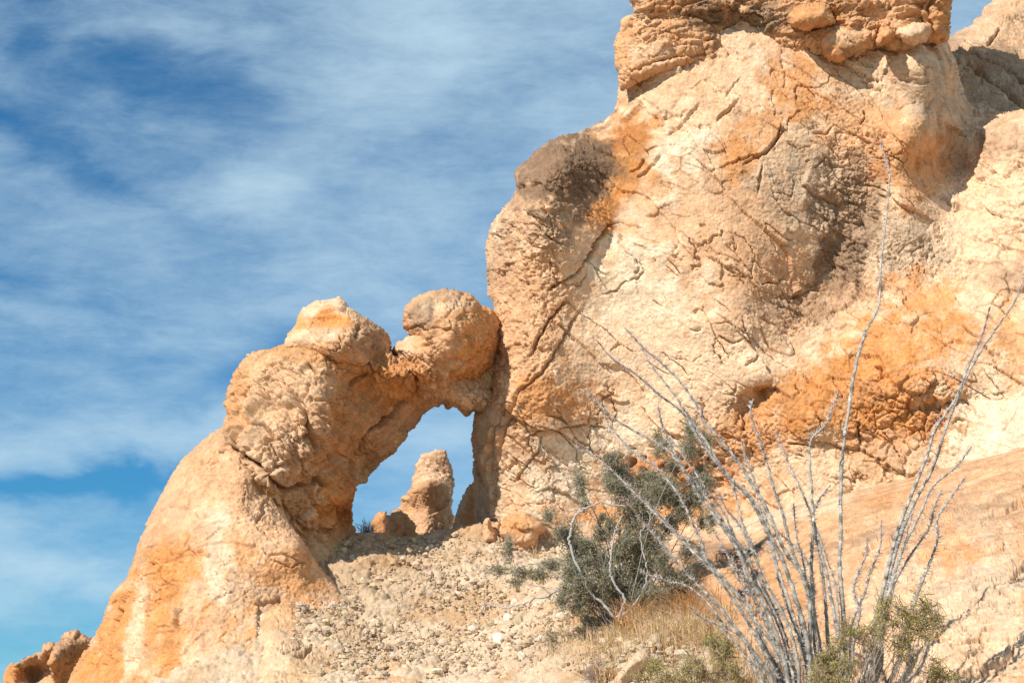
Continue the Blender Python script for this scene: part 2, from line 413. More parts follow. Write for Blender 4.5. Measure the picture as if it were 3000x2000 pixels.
but_out = L_([(200,1640),(270,1535),(300,1490),(350,1390),(400,1310),(430,1240),(470,1180),(510,1110),(540,1010),(575,920),(600,880),(640,812),(690,722),(760,662),(830,640),(880,655),(930,690),(985,770),(1005,830),(1040,858),
    (1080,912),(1130,992),(1180,1062),(1230,1132),(1282,1196),(1330,1280),(1300,1500),(1200,1800),(200,1800)])
BUT_D = [(560,1400,28.6),(650,1300,28.2),(700,1400,27.3),(760,1500,27.0),(850,1500,27.2),(930,1630,26.9),(900,1600,26.7),(970,1700,26.9),(600,1600,26.7),(450,1600,27.3),(400,1750,27.2),(560,1800,26.0),(250,1950,27.8),(420,2000,26.2),
         (650,2000,24.9),(850,1750,26.5),(800,2000,24.6),(900,2000,24.8),(700,1330,27.6)]
def but_disp(P, x, y, s):
    ro = np.maximum(blob(x, y, 780, 1440, 160, 110, 0, .4, 3), .15) * np.ones(len(x))
    h = detail(P, .22 + .4 * ro, .55, 5, diag=-.25, cr=.8)
    Q = P * np.array([1.6, 1.6, .35], f32)                     # runnels down the face
    h = h + .07 * fbm(Q / .8, 4, 55) * sstep(1450, 1750, y)
    h = h + .05 * blocks(P, .3, 8) * blob(x, y, 700, 1880, 150, 90, 0, .4, 5) * 3
    return h + cracks(x, y, [(B_([(690,265),(760,245),(830,230),(890,190)]), 6, .10, .08, 30), (B_([(470,820),(430,900),(400,960)]), 6, .2, .1, 30), (B_([(385,1000),(365,1060),(350,1100)]), 8, .25, .1, 20),
        (B_([(600,880),(610,960),(640,990)]), 7, .16, .05, 20), (B_([(870,1000),(855,1080),(855,1200)]), 6, .12, .1, 60), (B_([(1250,1310),(1340,1300),(1420,1275)]), 7, .25, .12, 30),
        (B_([(1290,1380),(1330,1340),(1400,1290)]), 6, .2, 0, 0), (B_([(1010,1380),(1000,1460),(1015,1568)]), 6, .12, .05, 20), (B_([(930,1440),(920,1500),(900,1540)]), 8, .15, 0, 0),
        (B_([(590,1270),(580,1330),(600,1380)]), 7, .12, 0, 0), (B_([(1600,900),(1630,930),(1500,950),(1440,980)]), 6, .10, 0, 0), (B_([(1460,980),(1455,1100),(1450,1300),(1440,1500)]), 5, .10, .10, 60),
        (B_([(330,1100),(320,1200),(330,1350),(290,1450)]), 6, .1, .05, 30), (B_([(950,265),(990,250),(1035,245)]), 5, .08, .04, 20), (B_([(1540,160),(1500,200),(1520,250),(1450,300),(1470,340)]), 8, .1, 0, 0)], 2)
def but_col(P, x, y, h):
    c = palette(P, x, y, (CREAM + TAN) * .5, [(TAN, .7, 480, 1500, 90, 160, 20), (ORANGE, .9, 330, 1880, 60, 200, 12), (ORANGE, .75, 460, 1700, 40, 240, 10), (ORANGE * 1.02, .85, 500, 1850, 40, 150, 0), (ORANGE, .8, 520, 1640, 80, 60, 0), (ORANGE, .5, 690, 1620, 50, 60, 0),
        (TAN, .6, 700, 1390, 260, 90, -10), (ORANGE * 1.05, .6, 850, 1690, 110, 60, 0), (CREAM * 1.08, .8, 400, 1860, 26, 120, 5), (CREAM * 1.1, .8, 560, 1950, 30, 70, 0), (WHITE, .6, 640, 1650, 40, 140, 0), (GREY, .4, 690, 1700, 25, 40, 0), (BROWN * 2, .4, 800, 1790, 30, 40, 20),
        (BROWN * 1.8, .5, 590, 1730, 22, 22, 0), (BROWN * 1.8, .4, 740, 1680, 26, 18, 0), (BROWN * 2, .35, 610, 1560, 28, 50, 0), (BROWN*2, .45, 660, 1970, 26, 50, 15), (PINK * .95, .55, 480, 1500, 60, 120, 20), (ORANGE, .8, 240, 1960, 60, 80, 0)], 4, .40)
    st = fbm(P * np.array([1.3, 1.3, .16], f32) / .5, 4, 77)     # vertical wash streaks
    return mix(c, ORANGE * 1.05, np.clip(sstep(.1, .5, st) * sstep(1500, 1750, y) * .6, 0, 1))
rock('buttress', but_out, BUT_D, ROCK, but_disp, but_col, E=.9, r=95, back=1.6, edge=(6, 60), parent=arch, origin=ao, seed=4)

def bou_disp(k, blk=.5, sc=.6):
    def f(P, x, y, s): return detail(P, .55, sc, k) + blk * blocks(P, .33, k)
    return f
cap_out = A_([(590,430),(640,345),(690,290),(715,215),(740,160),(800,125),(870,95),(960,80),(1030,62),(1070,90),(1100,130),(1180,170),(1240,200),(1290,250),(1350,290),(1400,340),(1420,390),(1427,450),(1410,520),(1250,600),(1000,560),(850,480),(700,470)])
o = rock('capstone_boulder', cap_out, [(860,1000,28.4),(960,940,28.4),(960,985,28.0),(1050,960,28.3),(1120,1010,29.1),(1050,1040,28.3),(900,930,28.7)], ROCK,
     lambda P, x, y, s: detail(P, .3 + .5 * blob(x, y, 1090, 1010, 80, 60, 20, .3, 1), .6, 7) + blob(x, y, 1090, 1010, 80, 60, 20, .3, 1) * (.6 * blocks(P, .3, 3))
         + cracks(x, y, [(A_([(1200,250),(1180,310),(1160,370)]), 6, .15, 0, 0), (A_([(600,410),(700,400),(830,330),(1000,325),(1150,350)]), 6, .14, .1, 22)], 3),
     lambda P, x, y, h: palette(P, x, y, TAN * 1.1, [(CREAM, .8, 960, 900, 110, 35, 0), (ORANGE * 1.1, 1, 955, 945, 75, 26, 0), (CREAM, .9, 930, 985, 120, 18, -6), (BROWN * 1.6, .5, 1100, 990, 70, 50, 30)], 7, .5),
     E=.6, r=45, back=1.6, bumps=[(960, 948, 60, 22, 4, -.38)], origin=at(980, 1020, 29), seed=5)
tag(o, 'flat angular capstone with an orange hollow, topmost on the left end of the arch', 'boulder', 'boulders sitting on the arch')
rb_out = A_([(1437,465),(1450,430),(1520,385),(1602,345),(1565,318),(1530,270),(1532,190),(1560,130),(1620,70),(1720,20),(1830,8),(1940,15),(1970,38),(2030,50),(2080,100),(2100,130),(2150,140),(2220,190),(2262,250),(2270,400),(2255,560),(2200,680),(2050,760),(1850,800),(1700,780),(1620,680),(1540,570),(1480,510)])
o = rock('round_boulder', rb_out, [(1250,930,28.7),(1330,940,28.5),(1300,1030,28.6),(1400,960,29.1),(1430,1080,29.9),(1370,1110,29.8),(1260,1050,28.8),(1180,1020,28.9),(1300,1120,29.4),(1230,1130,29.0)], ROCK,
     lambda P, x, y, s: detail(P, .45, .6, 9) + .30 * blocks(P, .5, 5) + blob(x, y, 1290, 1090, 90, 50, -30, .3, 1) * .8 * blocks(P, .24, 3)
         + cracks(x, y, [(A_([(1640,420),(1740,400),(1735,260),(1730,150),(1760,60)]), 5, .12, 0, 0), (A_([(1560,300),(1640,270),(1700,310)]), 5, .1, 0, 0), (A_([(2180,300),(2080,420),(2060,500),(1900,560)]), 6, .12, .08, 30)], 4),
     lambda P, x, y, h: palette(P, x, y, TAN * 1.0, [(CREAM, .7, 1290, 900, 60, 30, 0), (GREY * .6, .7, 1245, 930, 34, 40, 0), (BROWN * 1.6, .4, 1310, 870, 40, 18, 0), (CREAM, .8, 1190, 1010, 30, 30, 0), (ORANGE * 1.05, .75, 1390, 1010, 60, 100, 10), (CREAM, .6, 1290, 1090, 60, 20, -30),
        (ORANGE, .7, 1350, 1110, 70, 30, -30)], 9, .5),
     E=1.0, r=85, back=1.7, origin=at(1310, 1050, 29), seed=6)
tag(o, 'knobbly rounded boulder on the arch span, resting right beside the cliff', 'boulder', 'boulders sitting on the arch')

# ================================================================== the cliff
cl_out = ([(1870,-330),(1862,60),(1850,120),(1822,200),(1818,260)] + [(1806,311),(1799,325),(1763,361),(1733,373),(1691,382),(1630,407),(1584,434),(1553,464),(1526,491),(1511,508),(1513,537),(1496,575),(1476,606),(1457,629),(1442,663),(1427,706),
    (1419,751),(1421,790),(1431,828),(1434,859),(1442,900),(1438,1000),(1428,1100),(1405,1180),(1388,1212),(1386,1300),(1384,1400),(1386,1480),(1391,1545),(1392,1650),(1600,1720),(2300,1760),(3240,1800),(3240,310),(3000,322),(2960,321),(2911,326),
    (2870,330),(2850,326),(2827,291),(2808,230),(2800,172),(2781,126),(2768,105),(2766,60),(2775,0),(2780,-330)])
CL_D = [(1850,-300,30.6),(2700,-300,30.6),(1850,250,29.9),(1800,350,29.8),(2100,230,29.3),(2400,210,29.0),(2650,200,28.8),(2750,250,29.1),(1440,750,30.2),(1620,480,29.3),(1560,700,29.2),(1700,640,29.5),(1760,560,29.9),(1560,900,29.4),(1500,1050,29.45),
    (1450,1300,30.1),(1400,1400,30.7),(1400,1550,31.0),(1550,1500,30.1),(1600,1150,29.35),(1750,900,29.8),(1800,1200,30.0),(1750,1450,30.4),(1900,700,29.2),(2000,450,29.0),(2150,650,28.8),(2200,850,28.85),(2300,500,28.8),(2350,350,28.9),(2050,950,29.1),(2300,950,29.4),
    (2250,1100,28.9),(2050,1200,29.4),(2000,1380,29.8),(2100,1450,29.9),(2250,1350,29.3),(2420,700,29.35),(2470,830,29.5),(2500,600,29.2),(2560,450,28.9),(2650,300,28.9),(2690,400,28.5),(2650,480,28.7),(2700,600,29.0),(2560,900,28.9),(2700,1000,28.2),(2650,1150,28.0),(2800,1100,27.8),(2600,1300,28.35),
    (2500,1450,28.6),(2350,1550,28.7),(2750,1250,28.1),(2900,1200,27.7),(2900,1300,27.3),(3200,1250,26.8),(2750,480,29.9),(2830,520,29.9),(2890,560,29.1),(2780,640,29.4),(2920,400,29.3),(3000,500,28.6),(3100,400,28.6),(2950,700,28.4),(3100,900,27.6),(2800,800,28.8),
    (2740,330,29.3),(2790,250,30.0),(2830,320,30.5),(2850,380,30.2),(2300,1700,28.5),(3000,1700,27)]
RAG0 = [ (C_([(1000,935),(960,985),(905,1080),(862,1170),(800,1240)]), 10, .50, .10, 40),
 (C_([(800,1240),(740,1330),(660,1370),(600,1400),(530,1440)]), 6, .22, 0, 0), (C_([(690,1520),(640,1568),(560,1650),(470,1800),(400,1950)]), 8, .25, 0, 0),
 (C_([(1700,20),(1600,120),(1540,185),(1450,240)]), 6, .14, .07, 40), (C_([(1962,15),(1920,65),(1840,130)]), 6, .18, .05, 30), (C_([(2350,190),(2300,280),(2220,370),(2140,400),(2030,440),(1850,500)]), 5, .15, .05, 30),
 (C_([(1400,400),(1350,480),(1300,540),(1230,590)]), 6, .16, .06, 30), (C_([(1220,1180),(1262,1290),(1220,1345),(1130,1370),(1050,1450),(960,1470)]), 4, .10, .06, 30),
 (C_([(1870,980),(1860,1020),(1800,1030),(1770,1075),(1730,1070),(1690,1110)]), 5, .12, .05, 24), (C_([(1760,1170),(1860,1230),(1940,1280),(2050,1330),(2110,1350)]), 5, .12, .05, 30),
 (C_([(2180,1390),(2230,1380),(2300,1380),(2380,1340)]), 7, .18, .08, 30), (C_([(1270,860),(1350,855),(1385,800),(1480,780)]), 7, .14, .08, 20), (C_([(330,930),(400,920),(560,1040),(700,1110)]), 5, .12, 0, 0),
 (C_([(390,820),(440,900),(560,960)]), 5, .12, 0, 0), (C_([(1170,545),(1230,520),(1280,440)]), 7, .18, .08, 20), (C_([(1740,960),(1700,940),(1760,940)]), 5, .1, .05, 20), (C_([(2180,460),(2150,600),(2170,560),(2140,690)]), 6, .14, .05, 20),
 (T_([(490,960),(480,1040),(400,1140),(300,1200),(200,1270)]), 6, .18, .07, 30), (T_([(650,840),(560,900),(540,1000)]), 4, .08, .04, 20), (T_([(160,760),(100,840),(0,920)]), 6, .16, .05, 20), (T_([(1130,860),(1140,910),(1100,960)]), 6, .16, .05, 20),
 (T_([(740,1010),(860,1020),(900,960)]), 7, .14, .06, 20), (T_([(1210,850),(1140,760),(1060,660)]), 4, .08, 0, 0), (T_([(1300,910),(1350,1030),(1380,1110)]), 4, .08, 0, 0), (T_([(540,1080),(640,1130),(720,1130)]), 6, .14, .05, 20),
 (T_([(1960,1380),(2080,1420),(2250,1440)]), 4, .1, 0, 0), (T_([(730,1290),(800,1250),(840,1200)]), 6, .1, .05, 20), (T_([(180,590),(120,660),(70,740)]), 5, .12, .04, 20),
 (M_([(600,450),(700,405),(830,390)]), 7, .15, .07, 20), (M_([(500,610),(600,595),(660,600)]), 3, .08, 0, 0), (M_([(195,610),(210,680),(270,790)]), 5, .12, 0, 0), (M_([(320,890),(300,930),(220,970)]), 6, .12, .06, 20),
 (M_([(300,1200),(360,1170),(480,1130)]), 9, .16, .08, 25), (M_([(1100,1080),(1160,1090),(1260,1060),(1250,980),(1200,965)]), 7, .2, .08, 24), (M_([(600,1110),(605,1160),(640,1190)]), 6, .12, 0, 0), (M_([(1820,400),(1840,460),(1880,520)]), 5, .1, .04, 20),
 (M_([(1480,720),(1500,680),(1535,620)]), 4, .1, 0, 0), (M_([(200,1310),(215,1390),(190,1480)]), 8, .2, 0, 0), (M_([(1050,690),(1090,680)]), 7, .12, .06, 20), (M_([(960,100),(1060,30)]), 7, .16, .08, 30),
 (V_([(560,510),(555,580),(480,590),(380,600),(300,640)]), 6, .12, .10, 60), (V_([(520,140),(450,260),(380,380),(300,450),(250,560),(190,760)]), 8, .16, .10, 60), (V_([(265,440),(220,560),(180,680),(160,760)]), 6, .15, .1, 30),
 (V_([(870,320),(950,340),(1000,300)]), 4, .08, .04, 20), (V_([(380,620),(360,680),(300,760),(270,800)]), 6, .14, .08, 30), (V_([(1020,200),(1090,190),(1170,240)]), 5, .1, .05, 20),
 (V_([(1050,240),(1100,270),(1140,255)]), 8, .14, .08, 24), (V_([(1150,330),(1200,330),(1160,350)]), 4, .1, .04, 20)]
RAG = [(p_, w_ * .62, d_ * .9, s_ * .55, q_) for p_, w_, d_, s_, q_ in RAG0]
def cl_disp(P, x, y, s):
    pit = np.maximum.reduce([blob(x, y, 2520, 790, 130, 90, -20, .4, 1), blob(x, y, 2700, 760, 150, 70, 0, .4, 2), blob(x, y, 2480, 560, 90, 160, 10, .4, 3), blob(x, y, 2380, 880, 90, 90, 0, .4, 4), blob(x, y, 2900, 500, 120, 140, 0, .5, 5) * .6])
    rag = np.maximum.reduce([blob(x, y, 1560, 780, 110, 180, -10, .4, 6), blob(x, y, 1520, 1050, 90, 200, 10, .4, 7), blob(x, y, 2600, 1180, 220, 110, -8, .4, 8), blob(x, y, 2230, 1260, 190, 100, 0, .4, 9) * .8])
    cave = blob(x, y, 1980, 1390, 150, 80, 5, .3, 10)
    low = blob(x, y, 2650, 1240, 150, 150, 20, .3, 11)
    dark = blob(x, y, 1640, 540, 130, 130, 0, .4, 12)
    smooth = blob(x, y, 1850, 760, 300, 260, -30, .3, 13)
    rough = np.clip(.16 + .7 * pit + .55 * rag + .3 * dark - .10 * smooth, .04, 1)
    h = detail(P, rough, 1.0 - .3 * pit, 12, diag=-.75, cr=1.1)
    h = h + pit * (.38 * blocks(P, .26, 1, .6) + .45 * blocks(P, .13, 2) - .08 + .08 * fbm(P / .5, 3, 2))
    h = h + rag * (.22 * blocks(P, .42, 3, .3) + .28 * blocks(P, .17, 4))
    h = h + low * (.8 * blocks(P, .30, 5, .5) - .06) + dark * .05 * fbm(P / .12, 3, 5)
    f1, f2, c = worley(warp(P, .3, .10) * np.array([1, 1, 1.5], f32) / .24, 6)
    h = h - cave * .26 * sstep(.55, .3, f1) * sstep(.4, .6, c + .1) - cave * .12
    return h + .9 * cracks(x, y, RAG, 5)
def cl_col(P, x, y, h):
    c = palette(P, x, y, CREAM, [(WHITE, .9, 1980, 900, 260, 200, 30), (WHITE, .9, 1700, 1330, 240, 170, 0), (WHITE, .85, 2000, 480, 90, 120, 0), (CREAM * 1.08, .8, 2000, 1050, 300, 120, 0), (CREAM * 1.08, .8, 2900, 620, 200, 120, 0), (WHITE, .7, 2900, 1230, 260, 110, 0), (CREAM * 1.1, .8, 2760, 860, 160, 70, 0), (CREAM * 1.1, .7, 1850, 340, 120, 40, 0),
        (TAN, .75, 2140, 640, 210, 190, 0), (TAN, .6, 2230, 880, 220, 120, 0), (ORANGE, .7, 2330, 250, 110, 70, 40), (ORANGE * .95, .65, 2230, 380, 60, 140, 50), (ORANGE * .95, .7, 2170, 470, 60, 50, 0), (ORANGE, .4, 2550, 380, 150, 80, 0),
        (TAN * 1.05, .7, 1560, 850, 120, 230, 0), (TAN, .8, 1530, 1130, 120, 250, 10), (ORANGE * .9, .85, 1830, 430, 90, 110, 20), (ORANGE * 1.02, .95, 1810, 520, 42, 90, 15), (BROWN * 1.15, 1., 1650, 470, 150, 105, -25), (BROWN, 1., 1670, 490, 120, 90, -25), (BROWN * 1.25, .85, 1690, 570, 90, 95, -20), (BROWN * 1.7, .6, 1570, 520, 70, 90, 30), (DEEP * .8, .7, 1850, 400, 50, 45, 0),
        (ORANGE, .9, 1770, 620, 40, 60, 30), (GREY * .9, .5, 1610, 690, 60, 60, 0), (GREY * 1.1, .55, 2350, 560, 140, 130, 0), (GREY * 1.2, .7, 2600, 720, 170, 90, 0), (BROWN * 1.5, .72, 2480, 620, 80, 150, 15), (BROWN * 1.3, .8, 2450, 790, 70, 90, 30), (BROWN * 1.7, .6, 2400, 880, 80, 60, 0), (BROWN * 2.1, .5, 2260, 900, 120, 50, 0),
        (ORANGE * 1.05, .85, 2720, 880, 100, 90, 60), (ORANGE * 1.05, .85, 2620, 1010, 180, 90, -20), (ORANGE * .98, .8, 2560, 1130, 190, 110, 0), (ORANGE * .95, .9, 2360, 1170, 120, 90, 0), (ORANGE * .9, .9, 2640, 1230, 160, 80, -10), (TAN, .8, 2560, 1340, 130, 80, 0), (ORANGE, .7, 2230, 1270, 140, 70, 0),
        (DEEP * 1.1, .85, 1960, 1400, 180, 62, 4), (ORANGE, .8, 2040, 1490, 120, 40, 0), (ORANGE, .85, 1800, 1500, 120, 34, 0), (ORANGE, .5, 1720, 1180, 80, 70, 0), (ORANGE, .7, 1610, 1170, 90, 60, 0), (BROWN * 1.7, .5, 2950, 820, 60, 50, 30), (BROWN * 2, .5, 2930, 410, 80, 60, 0), (GREY * 1.1, .6, 1420, 1400, 36, 200, 0),  # tall grey strip at the end paints the arch's shadow on the wall
        (ORANGE, .6, 2980, 1000, 60, 120, 0), (ORANGE * .95, .6, 2690, 480, 120, 110, 0), (GREY * 1.1, .7, 2720, 280, 60, 80, 0), (BROWN * 2, .4, 1480, 720, 40, 120, 10)], 12, .42)
    return c
cliff = empty('sandstone_cliff', at(2200, 1600, 30), 'tall pale cliff stained orange and dark brown, filling the right half', 'cliff')
co = np.array(cliff.location)
rock('cliff_face', cl_out, CL_D, ROCK, cl_disp, cl_col, E=1.5, r=120, back=None, edge=(7, 60), parent=cliff, origin=co, seed=8,
     bumps=[(1620, 560, 150, 180, 0, .55), (2435, 770, 38, 140, 25, -.20), (2560, 620, 45, 110, 10, -.15), (2800, 480, 60, 85, 0, -.35), (2610, 1265, 130, 40, -12, -.12), (2760, 1185, 120, 18, -6, -.16), (1790, 700, 40, 90, 35, -.25),
            (2250, 950, 200, 60, 0, .25), (2190, 1190, 50, 40, 0, -.3), (2240, 1150, 60, 30, -25, -.25), (2690, 190, 60, 40, 0, .3), (2400, 1220, 80, 60, 0, .3), (1990, 1480, 120, 30, 0, -.3)])
# caprock band that overhangs the face
cap2 = [(1872,-330),(1858,0),(1866,40),(1858,85),(1880,150),(1960,185),(2050,180),(2120,170),(2170,168),(2240,155),(2330,150),(2390,168),(2450,190),(2520,170),(2580,140),(2620,150),(2665,138),(2700,110),(2745,118),(2768,108),(2762,85),(2774,50),(2782,12),(2776,-60),(2800,-330)]
def cap_disp(P, x, y, s):
    lay = rotm(P, .12)
    h = detail(P, .6, 1.5, 15, diag=.2) + .42 * blocks(P * np.array([.6, 1, 1.5], f32), .75, 7, .2) + .3 * blocks(P, .2, 8)
    h = h + .07 * terrace(fbm(lay * np.array([.25, .25, 1.3], f32) / .5, 3, 9), 4)
    return h + cracks(x, y, [(T_([(840,50),(900,130),(905,180)]), 7, .3, .1, 30), (T_([(1250,210),(1220,300),(1200,340)]), 7, .25, 0, 0), (T_([(1350,180),(1480,140),(1600,200)]), 7, .2, 0, 0), (T_([(1640,0),(1600,120),(1640,240)]), 7, .3, 0, 0)], 8)
rock('caprock', cap2, [(1860,0,29.3),(1900,-300,29.5),(2100,40,29.3),(2200,130,29.5),(2200,0,29.1),(2400,60,28.8),(2500,0,28.6),(2600,80,28.6),(2700,60,28.7),(2760,20,29.4),(2500,-300,28.6),(2750,-300,29.2)], ROCK, cap_disp,
     lambda P, x, y, h: palette(P, x, y, TAN, [(BROWN, .85, 2160, 90, 110, 70, 30), (BROWN * 1.2, .7, 2080, 40, 90, 40, 10), (BROWN * 1.1, .7, 2290, 60, 130, 40, 10), (ORANGE * .9, .8, 2400, 50, 60, 30, 0), (CREAM, .5, 1920, 30, 70, 50, 0), (ORANGE, .6, 1950, 20, 60, 50, 0), (ORANGE * .9, .6, 2720, 30, 60, 90, 0), (GREY, .4, 2240, 40, 60, 40, 0)], 15, .7),
     E=.6, r=45, back=None, edge=(8, 30), parent=cliff, origin=co, seed=11, bumps=[(2170, 110, 90, 50, 25, -.45), (2690, 60, 25, 90, 0, -.3)])
BL = [(T_([(-745,250),(-730,160),(-700,130),(-600,110),(-420,50),(-330,45),(-250,60),(-170,150),(-60,250),(75,340),(70,420),(20,460),(-150,470),(-300,520),(-480,560),(-640,640),(-730,690),(-745,560),(-785,460),(-790,350)]), 29.3, 'block', [(ORANGE, .6, 2030, 110, 60, 40, 0), (CREAM, .6, 1900, 150, 70, 40, 0)], .25, 16),
      (T_([(820,440),(780,330),(800,240),(850,185),(920,180),(1060,190),(1180,200),(1250,230),(1210,350),(1100,410),(950,480),(860,475)]), 28.35, 'block', [(ORANGE * .9, .6, 2440, 130, 40, 50, 0), (CREAM, .5, 2430, 110, 60, 20, 0), (BROWN * 1.5, .5, 2490, 150, 30, 20, 0)], .5, 17),
      (T_([(560,120),(640,50),(840,45),(905,180),(800,200),(700,240),(560,200)]), 28.0, 'block', [(ORANGE * .9, .6, 2390, 50, 80, 50, 0)], .5, 18),
      (T_([(1230,300),(1250,210),(1330,205),(1365,270),(1330,320),(1240,345)]), 28.0, 'block', [(ORANGE, .6, 2600, 100, 30, 30, 0)], .4, 19),
      (T_([(1370,265),(1400,225),(1500,190),(1600,205),(1610,260),(1590,310),(1500,340),(1450,320)]), 27.9, 'block', [(CREAM, .7, 2670, 95, 50, 40, 0)], .4, 20)]
for q, (out, D, nm, pt, E, k) in enumerate(BL):
    cx, cy = np.mean(out, 0)
    rock(nm, out, [(cx, cy, D), (cx - 60, cy - 60, D + .25), (cx + 60, cy, D + .1), (cx, cy + 60, D + .15), (cx - 90, cy + 40, D + .35)], ROCK,
         (lambda kk: lambda P, x, y, s: detail(P, .35, .6, kk) + .16 * blocks(P, .6, kk, .2) + cracks(x, y, [(T_([(-700,500),(-640,560),(-480,480),(-250,430),(-100,430),(60,350)]), 5, .12, .12, 30), (T_([(-250,60),(-200,130),(-120,180),(-60,330)]), 6, .1, .05, 20), (T_([(-560,350),(-520,250),(-460,230)]), 4, .08, 0, 0)] if kk == 16 else [], 2))(k),
         (lambda kk, pp: lambda P, x, y, h: palette(P, x, y, TAN * 1.1, pp, kk, .6))(k, pt), E=E, r=32, back=.8, edge=(5, 30), parent=cliff, origin=co, seed=k)
# far ridge seen past the cliff's right edge
o = rock('far_outcrop', [(2600,330),(2640,120),(2775,112),(2790,100),(2800,88),(2842,74),(2870,42),(2892,18),(2915,-4),(2990,-60),(3240,-150),(3240,800),(2800,800)],
     [(2800,110,35),(3000,60,36.5),(3000,300,33.8),(2850,330,34),(2900,200,34.6),(2700,300,34),(3200,0,37),(3200,400,33.5)], ROCK,
     lambda P, x, y, s: detail(P, .4, .8, 22, diag=-.6) + cracks(x, y, [(T_([(2170,220),(2130,280),(2060,350)]), 6, .25, .05, 20), (T_([(1860,350),(2000,460),(2200,520),(2352,640)]), 9, .3, .12, 40), (T_([(1900,500),(2100,640),(2352,800)]), 9, .3, .12, 40)], 3),
     lambda P, x, y, h: palette(P, x, y, CREAM * .85, [(GREY * .6, .5, 2900, 230, 140, 70, 20), (BROWN * 1.6, .6, 2950, 190, 160, 50, 20)], 22, .4), E=1.5, r=90, back=None, edge=(6, 50), origin=at(2950, 400, 33), seed=13)  # dark grey and brown patches paint the gully's shade into the rock
tag(o, 'pale rocky ridge rising in the top right corner behind the cliff edge', 'rock outcrop')

# ================================================================== slab outcrop on the right
sl_out = [(3240,1240),(3060,1295),(3000,1310),(2900,1335),(2800,1360),(2650,1405),(2500,1435),(2400,1462),(2250,1500),(2150,1525),(2050,1560),(1960,1590),(1930,1620),(1950,1665),(2010,1700),(2080,1760),(2110,1850),(2150,2000),(2200,2240),(3240,2300)]
SL_D = [(3200,1260,18.2),(3000,1320,18.3),(2650,1410,18.8),(2300,1495,19.4),(2000,1600,20.0),(2050,1680,18.0),(2200,1650,17.8),(2450,1550,17.2),(2700,1500,16.8),(3000,1450,16.3),(2300,1750,15.2),(2600,1700,13.9),(2900,1650,13.5),(2150,1900,13.6),
        (2400,1900,12.7),(2700,1860,12.2),(2950,1850,12.0),(3100,1900,11.75),(2200,2100,12.0),(2500,2050,11.8),(2850,2000,11.65),(3200,2100,11.2)]
def sl_disp(P, x, y, s):
    Q = P * 1.9
    h = .50 * detail(Q, .34, 1.0, 25, diag=-.35, cr=1.5) + .010 * fbm(P / .05, 3, 26, .7)
    up = blob(x, y, 2350, 1530, 420, 75, -14, .3, 3)
    L = rotm(P, .28) * np.array([.35, .35, 1.6], f32)
    h = h + up * .03 * terrace(fbm(L / .35, 4, 31), 4) + blob(x, y, 2100, 1620, 160, 55, -8, .4, 4) * .07 * terrace(fbm(L / .25, 3, 35), 4)
    pl = blob(x, y, 2830, 1820, 260, 160, 0, .4, 5)
    h = h + pl * .035 * terrace(fbm(warp(P, .5, .2) / .7, 3, 37), 3.5)
    return h * (.4 + .6 * sstep(10, 110, s)) + .42 * cracks(x, y, [(S_([(2400,165),(2280,215),(2200,260),(2100,280)]), 8, .20, .10, 40), (S_([(2100,280),(1960,300),(1700,320),(1420,330),(1300,370)]), 4, .08, .03, 20), (S_([(2160,430),(2200,560),(2270,650),(2300,690)]), 4, .08, .03, 20),
        (S_([(2400,660),(2340,700),(2280,745)]), 7, .14, .05, 20), (S_([(2230,1210),(2262,1310),(2190,1410),(2130,1440)]), 7, .12, .05, 26), (S_([(2200,1400),(2130,1450),(2050,1462),(2000,1495),(1900,1500),(1860,1480)]), 8, .22, .05, 40),
        (S_([(1980,840),(1990,900),(2050,915),(2110,880)]), 3, .05, .03, 16), (S_([(1670,800),(1640,860),(1700,850),(1760,780),(1880,760)]), 6, .07, .06, 26), (S_([(1940,920),(1930,1000),(1890,1050)]), 5, .05, .04, 20),
        (S_([(500,420),(620,390),(700,370)]), 6, .14, .05, 20), (S_([(240,520),(400,560),(500,500)]), 8, .14, .08, 30), (S_([(-80,600),(60,640),(200,610),(330,560)]), 9, .18, .1, 30), (S_([(1700,1160),(1780,1165),(1840,1150)]), 3, .05, 0, 0), (S_([(2060,500),(2090,520),(2050,540)]), 5, .1, 0, 0)], 6)
def sl_col(P, x, y, h):
    c = palette(P * 1.8, x, y, TAN * 1.12, [(TAN * .95, .7, 2650, 1520, 420, 110, -12), (TAN, .6, 2400, 1620, 260, 90, -10), (CREAM * 1.08, .8, 2300, 1500, 300, 30, -12), (CREAM * 1.03, 1., 2830, 1830, 330, 230, 0), (CREAM * 1.03, .7, 2500, 1950, 200, 120, 0), (BROWN * 2.4, .5, 2600, 1560, 260, 26, -14), (ORANGE * 1.05, .55, 2790, 1630, 70, 50, -20), (ORANGE, .5, 2240, 1720, 120, 80, 0),
        (BROWN * 1.5, .7, 2120, 1620, 130, 34, -8), (BROWN * 2, .5, 2060, 1660, 90, 30, 0), (GREY, .45, 2850, 1720, 120, 60, 0), (GREY, .4, 2900, 1500, 100, 50, 0), (ORANGE * .9, .5, 2600, 1450, 100, 30, -12), (TAN, .5, 2500, 1850, 150, 120, 0), (BROWN * 2, .45, 2880, 1930, 60, 26, -15)], 25, .6)
    L = rotm(P, .30) * np.array([.30, .30, 2.2], f32)          # thin bedding showing as darker and paler bands
    b = fbm(warp(L, .6, .12, 3) / .16, 5, 39, .62); up = sstep(1800, 1600, y + .12 * (x - 2500))
    c = mix(c, BROWN * 2.3, sstep(.05, .5, b) * (.25 + .45 * up)); c = mix(c, CREAM * 1.05, sstep(.05, .5, -b) * .45)
    n = fbm(warp(P, .12, .05, 4) / .07, 4, 48)
    return mix(c, BROWN * 1.8, sstep(.25, .6, n) * .5)
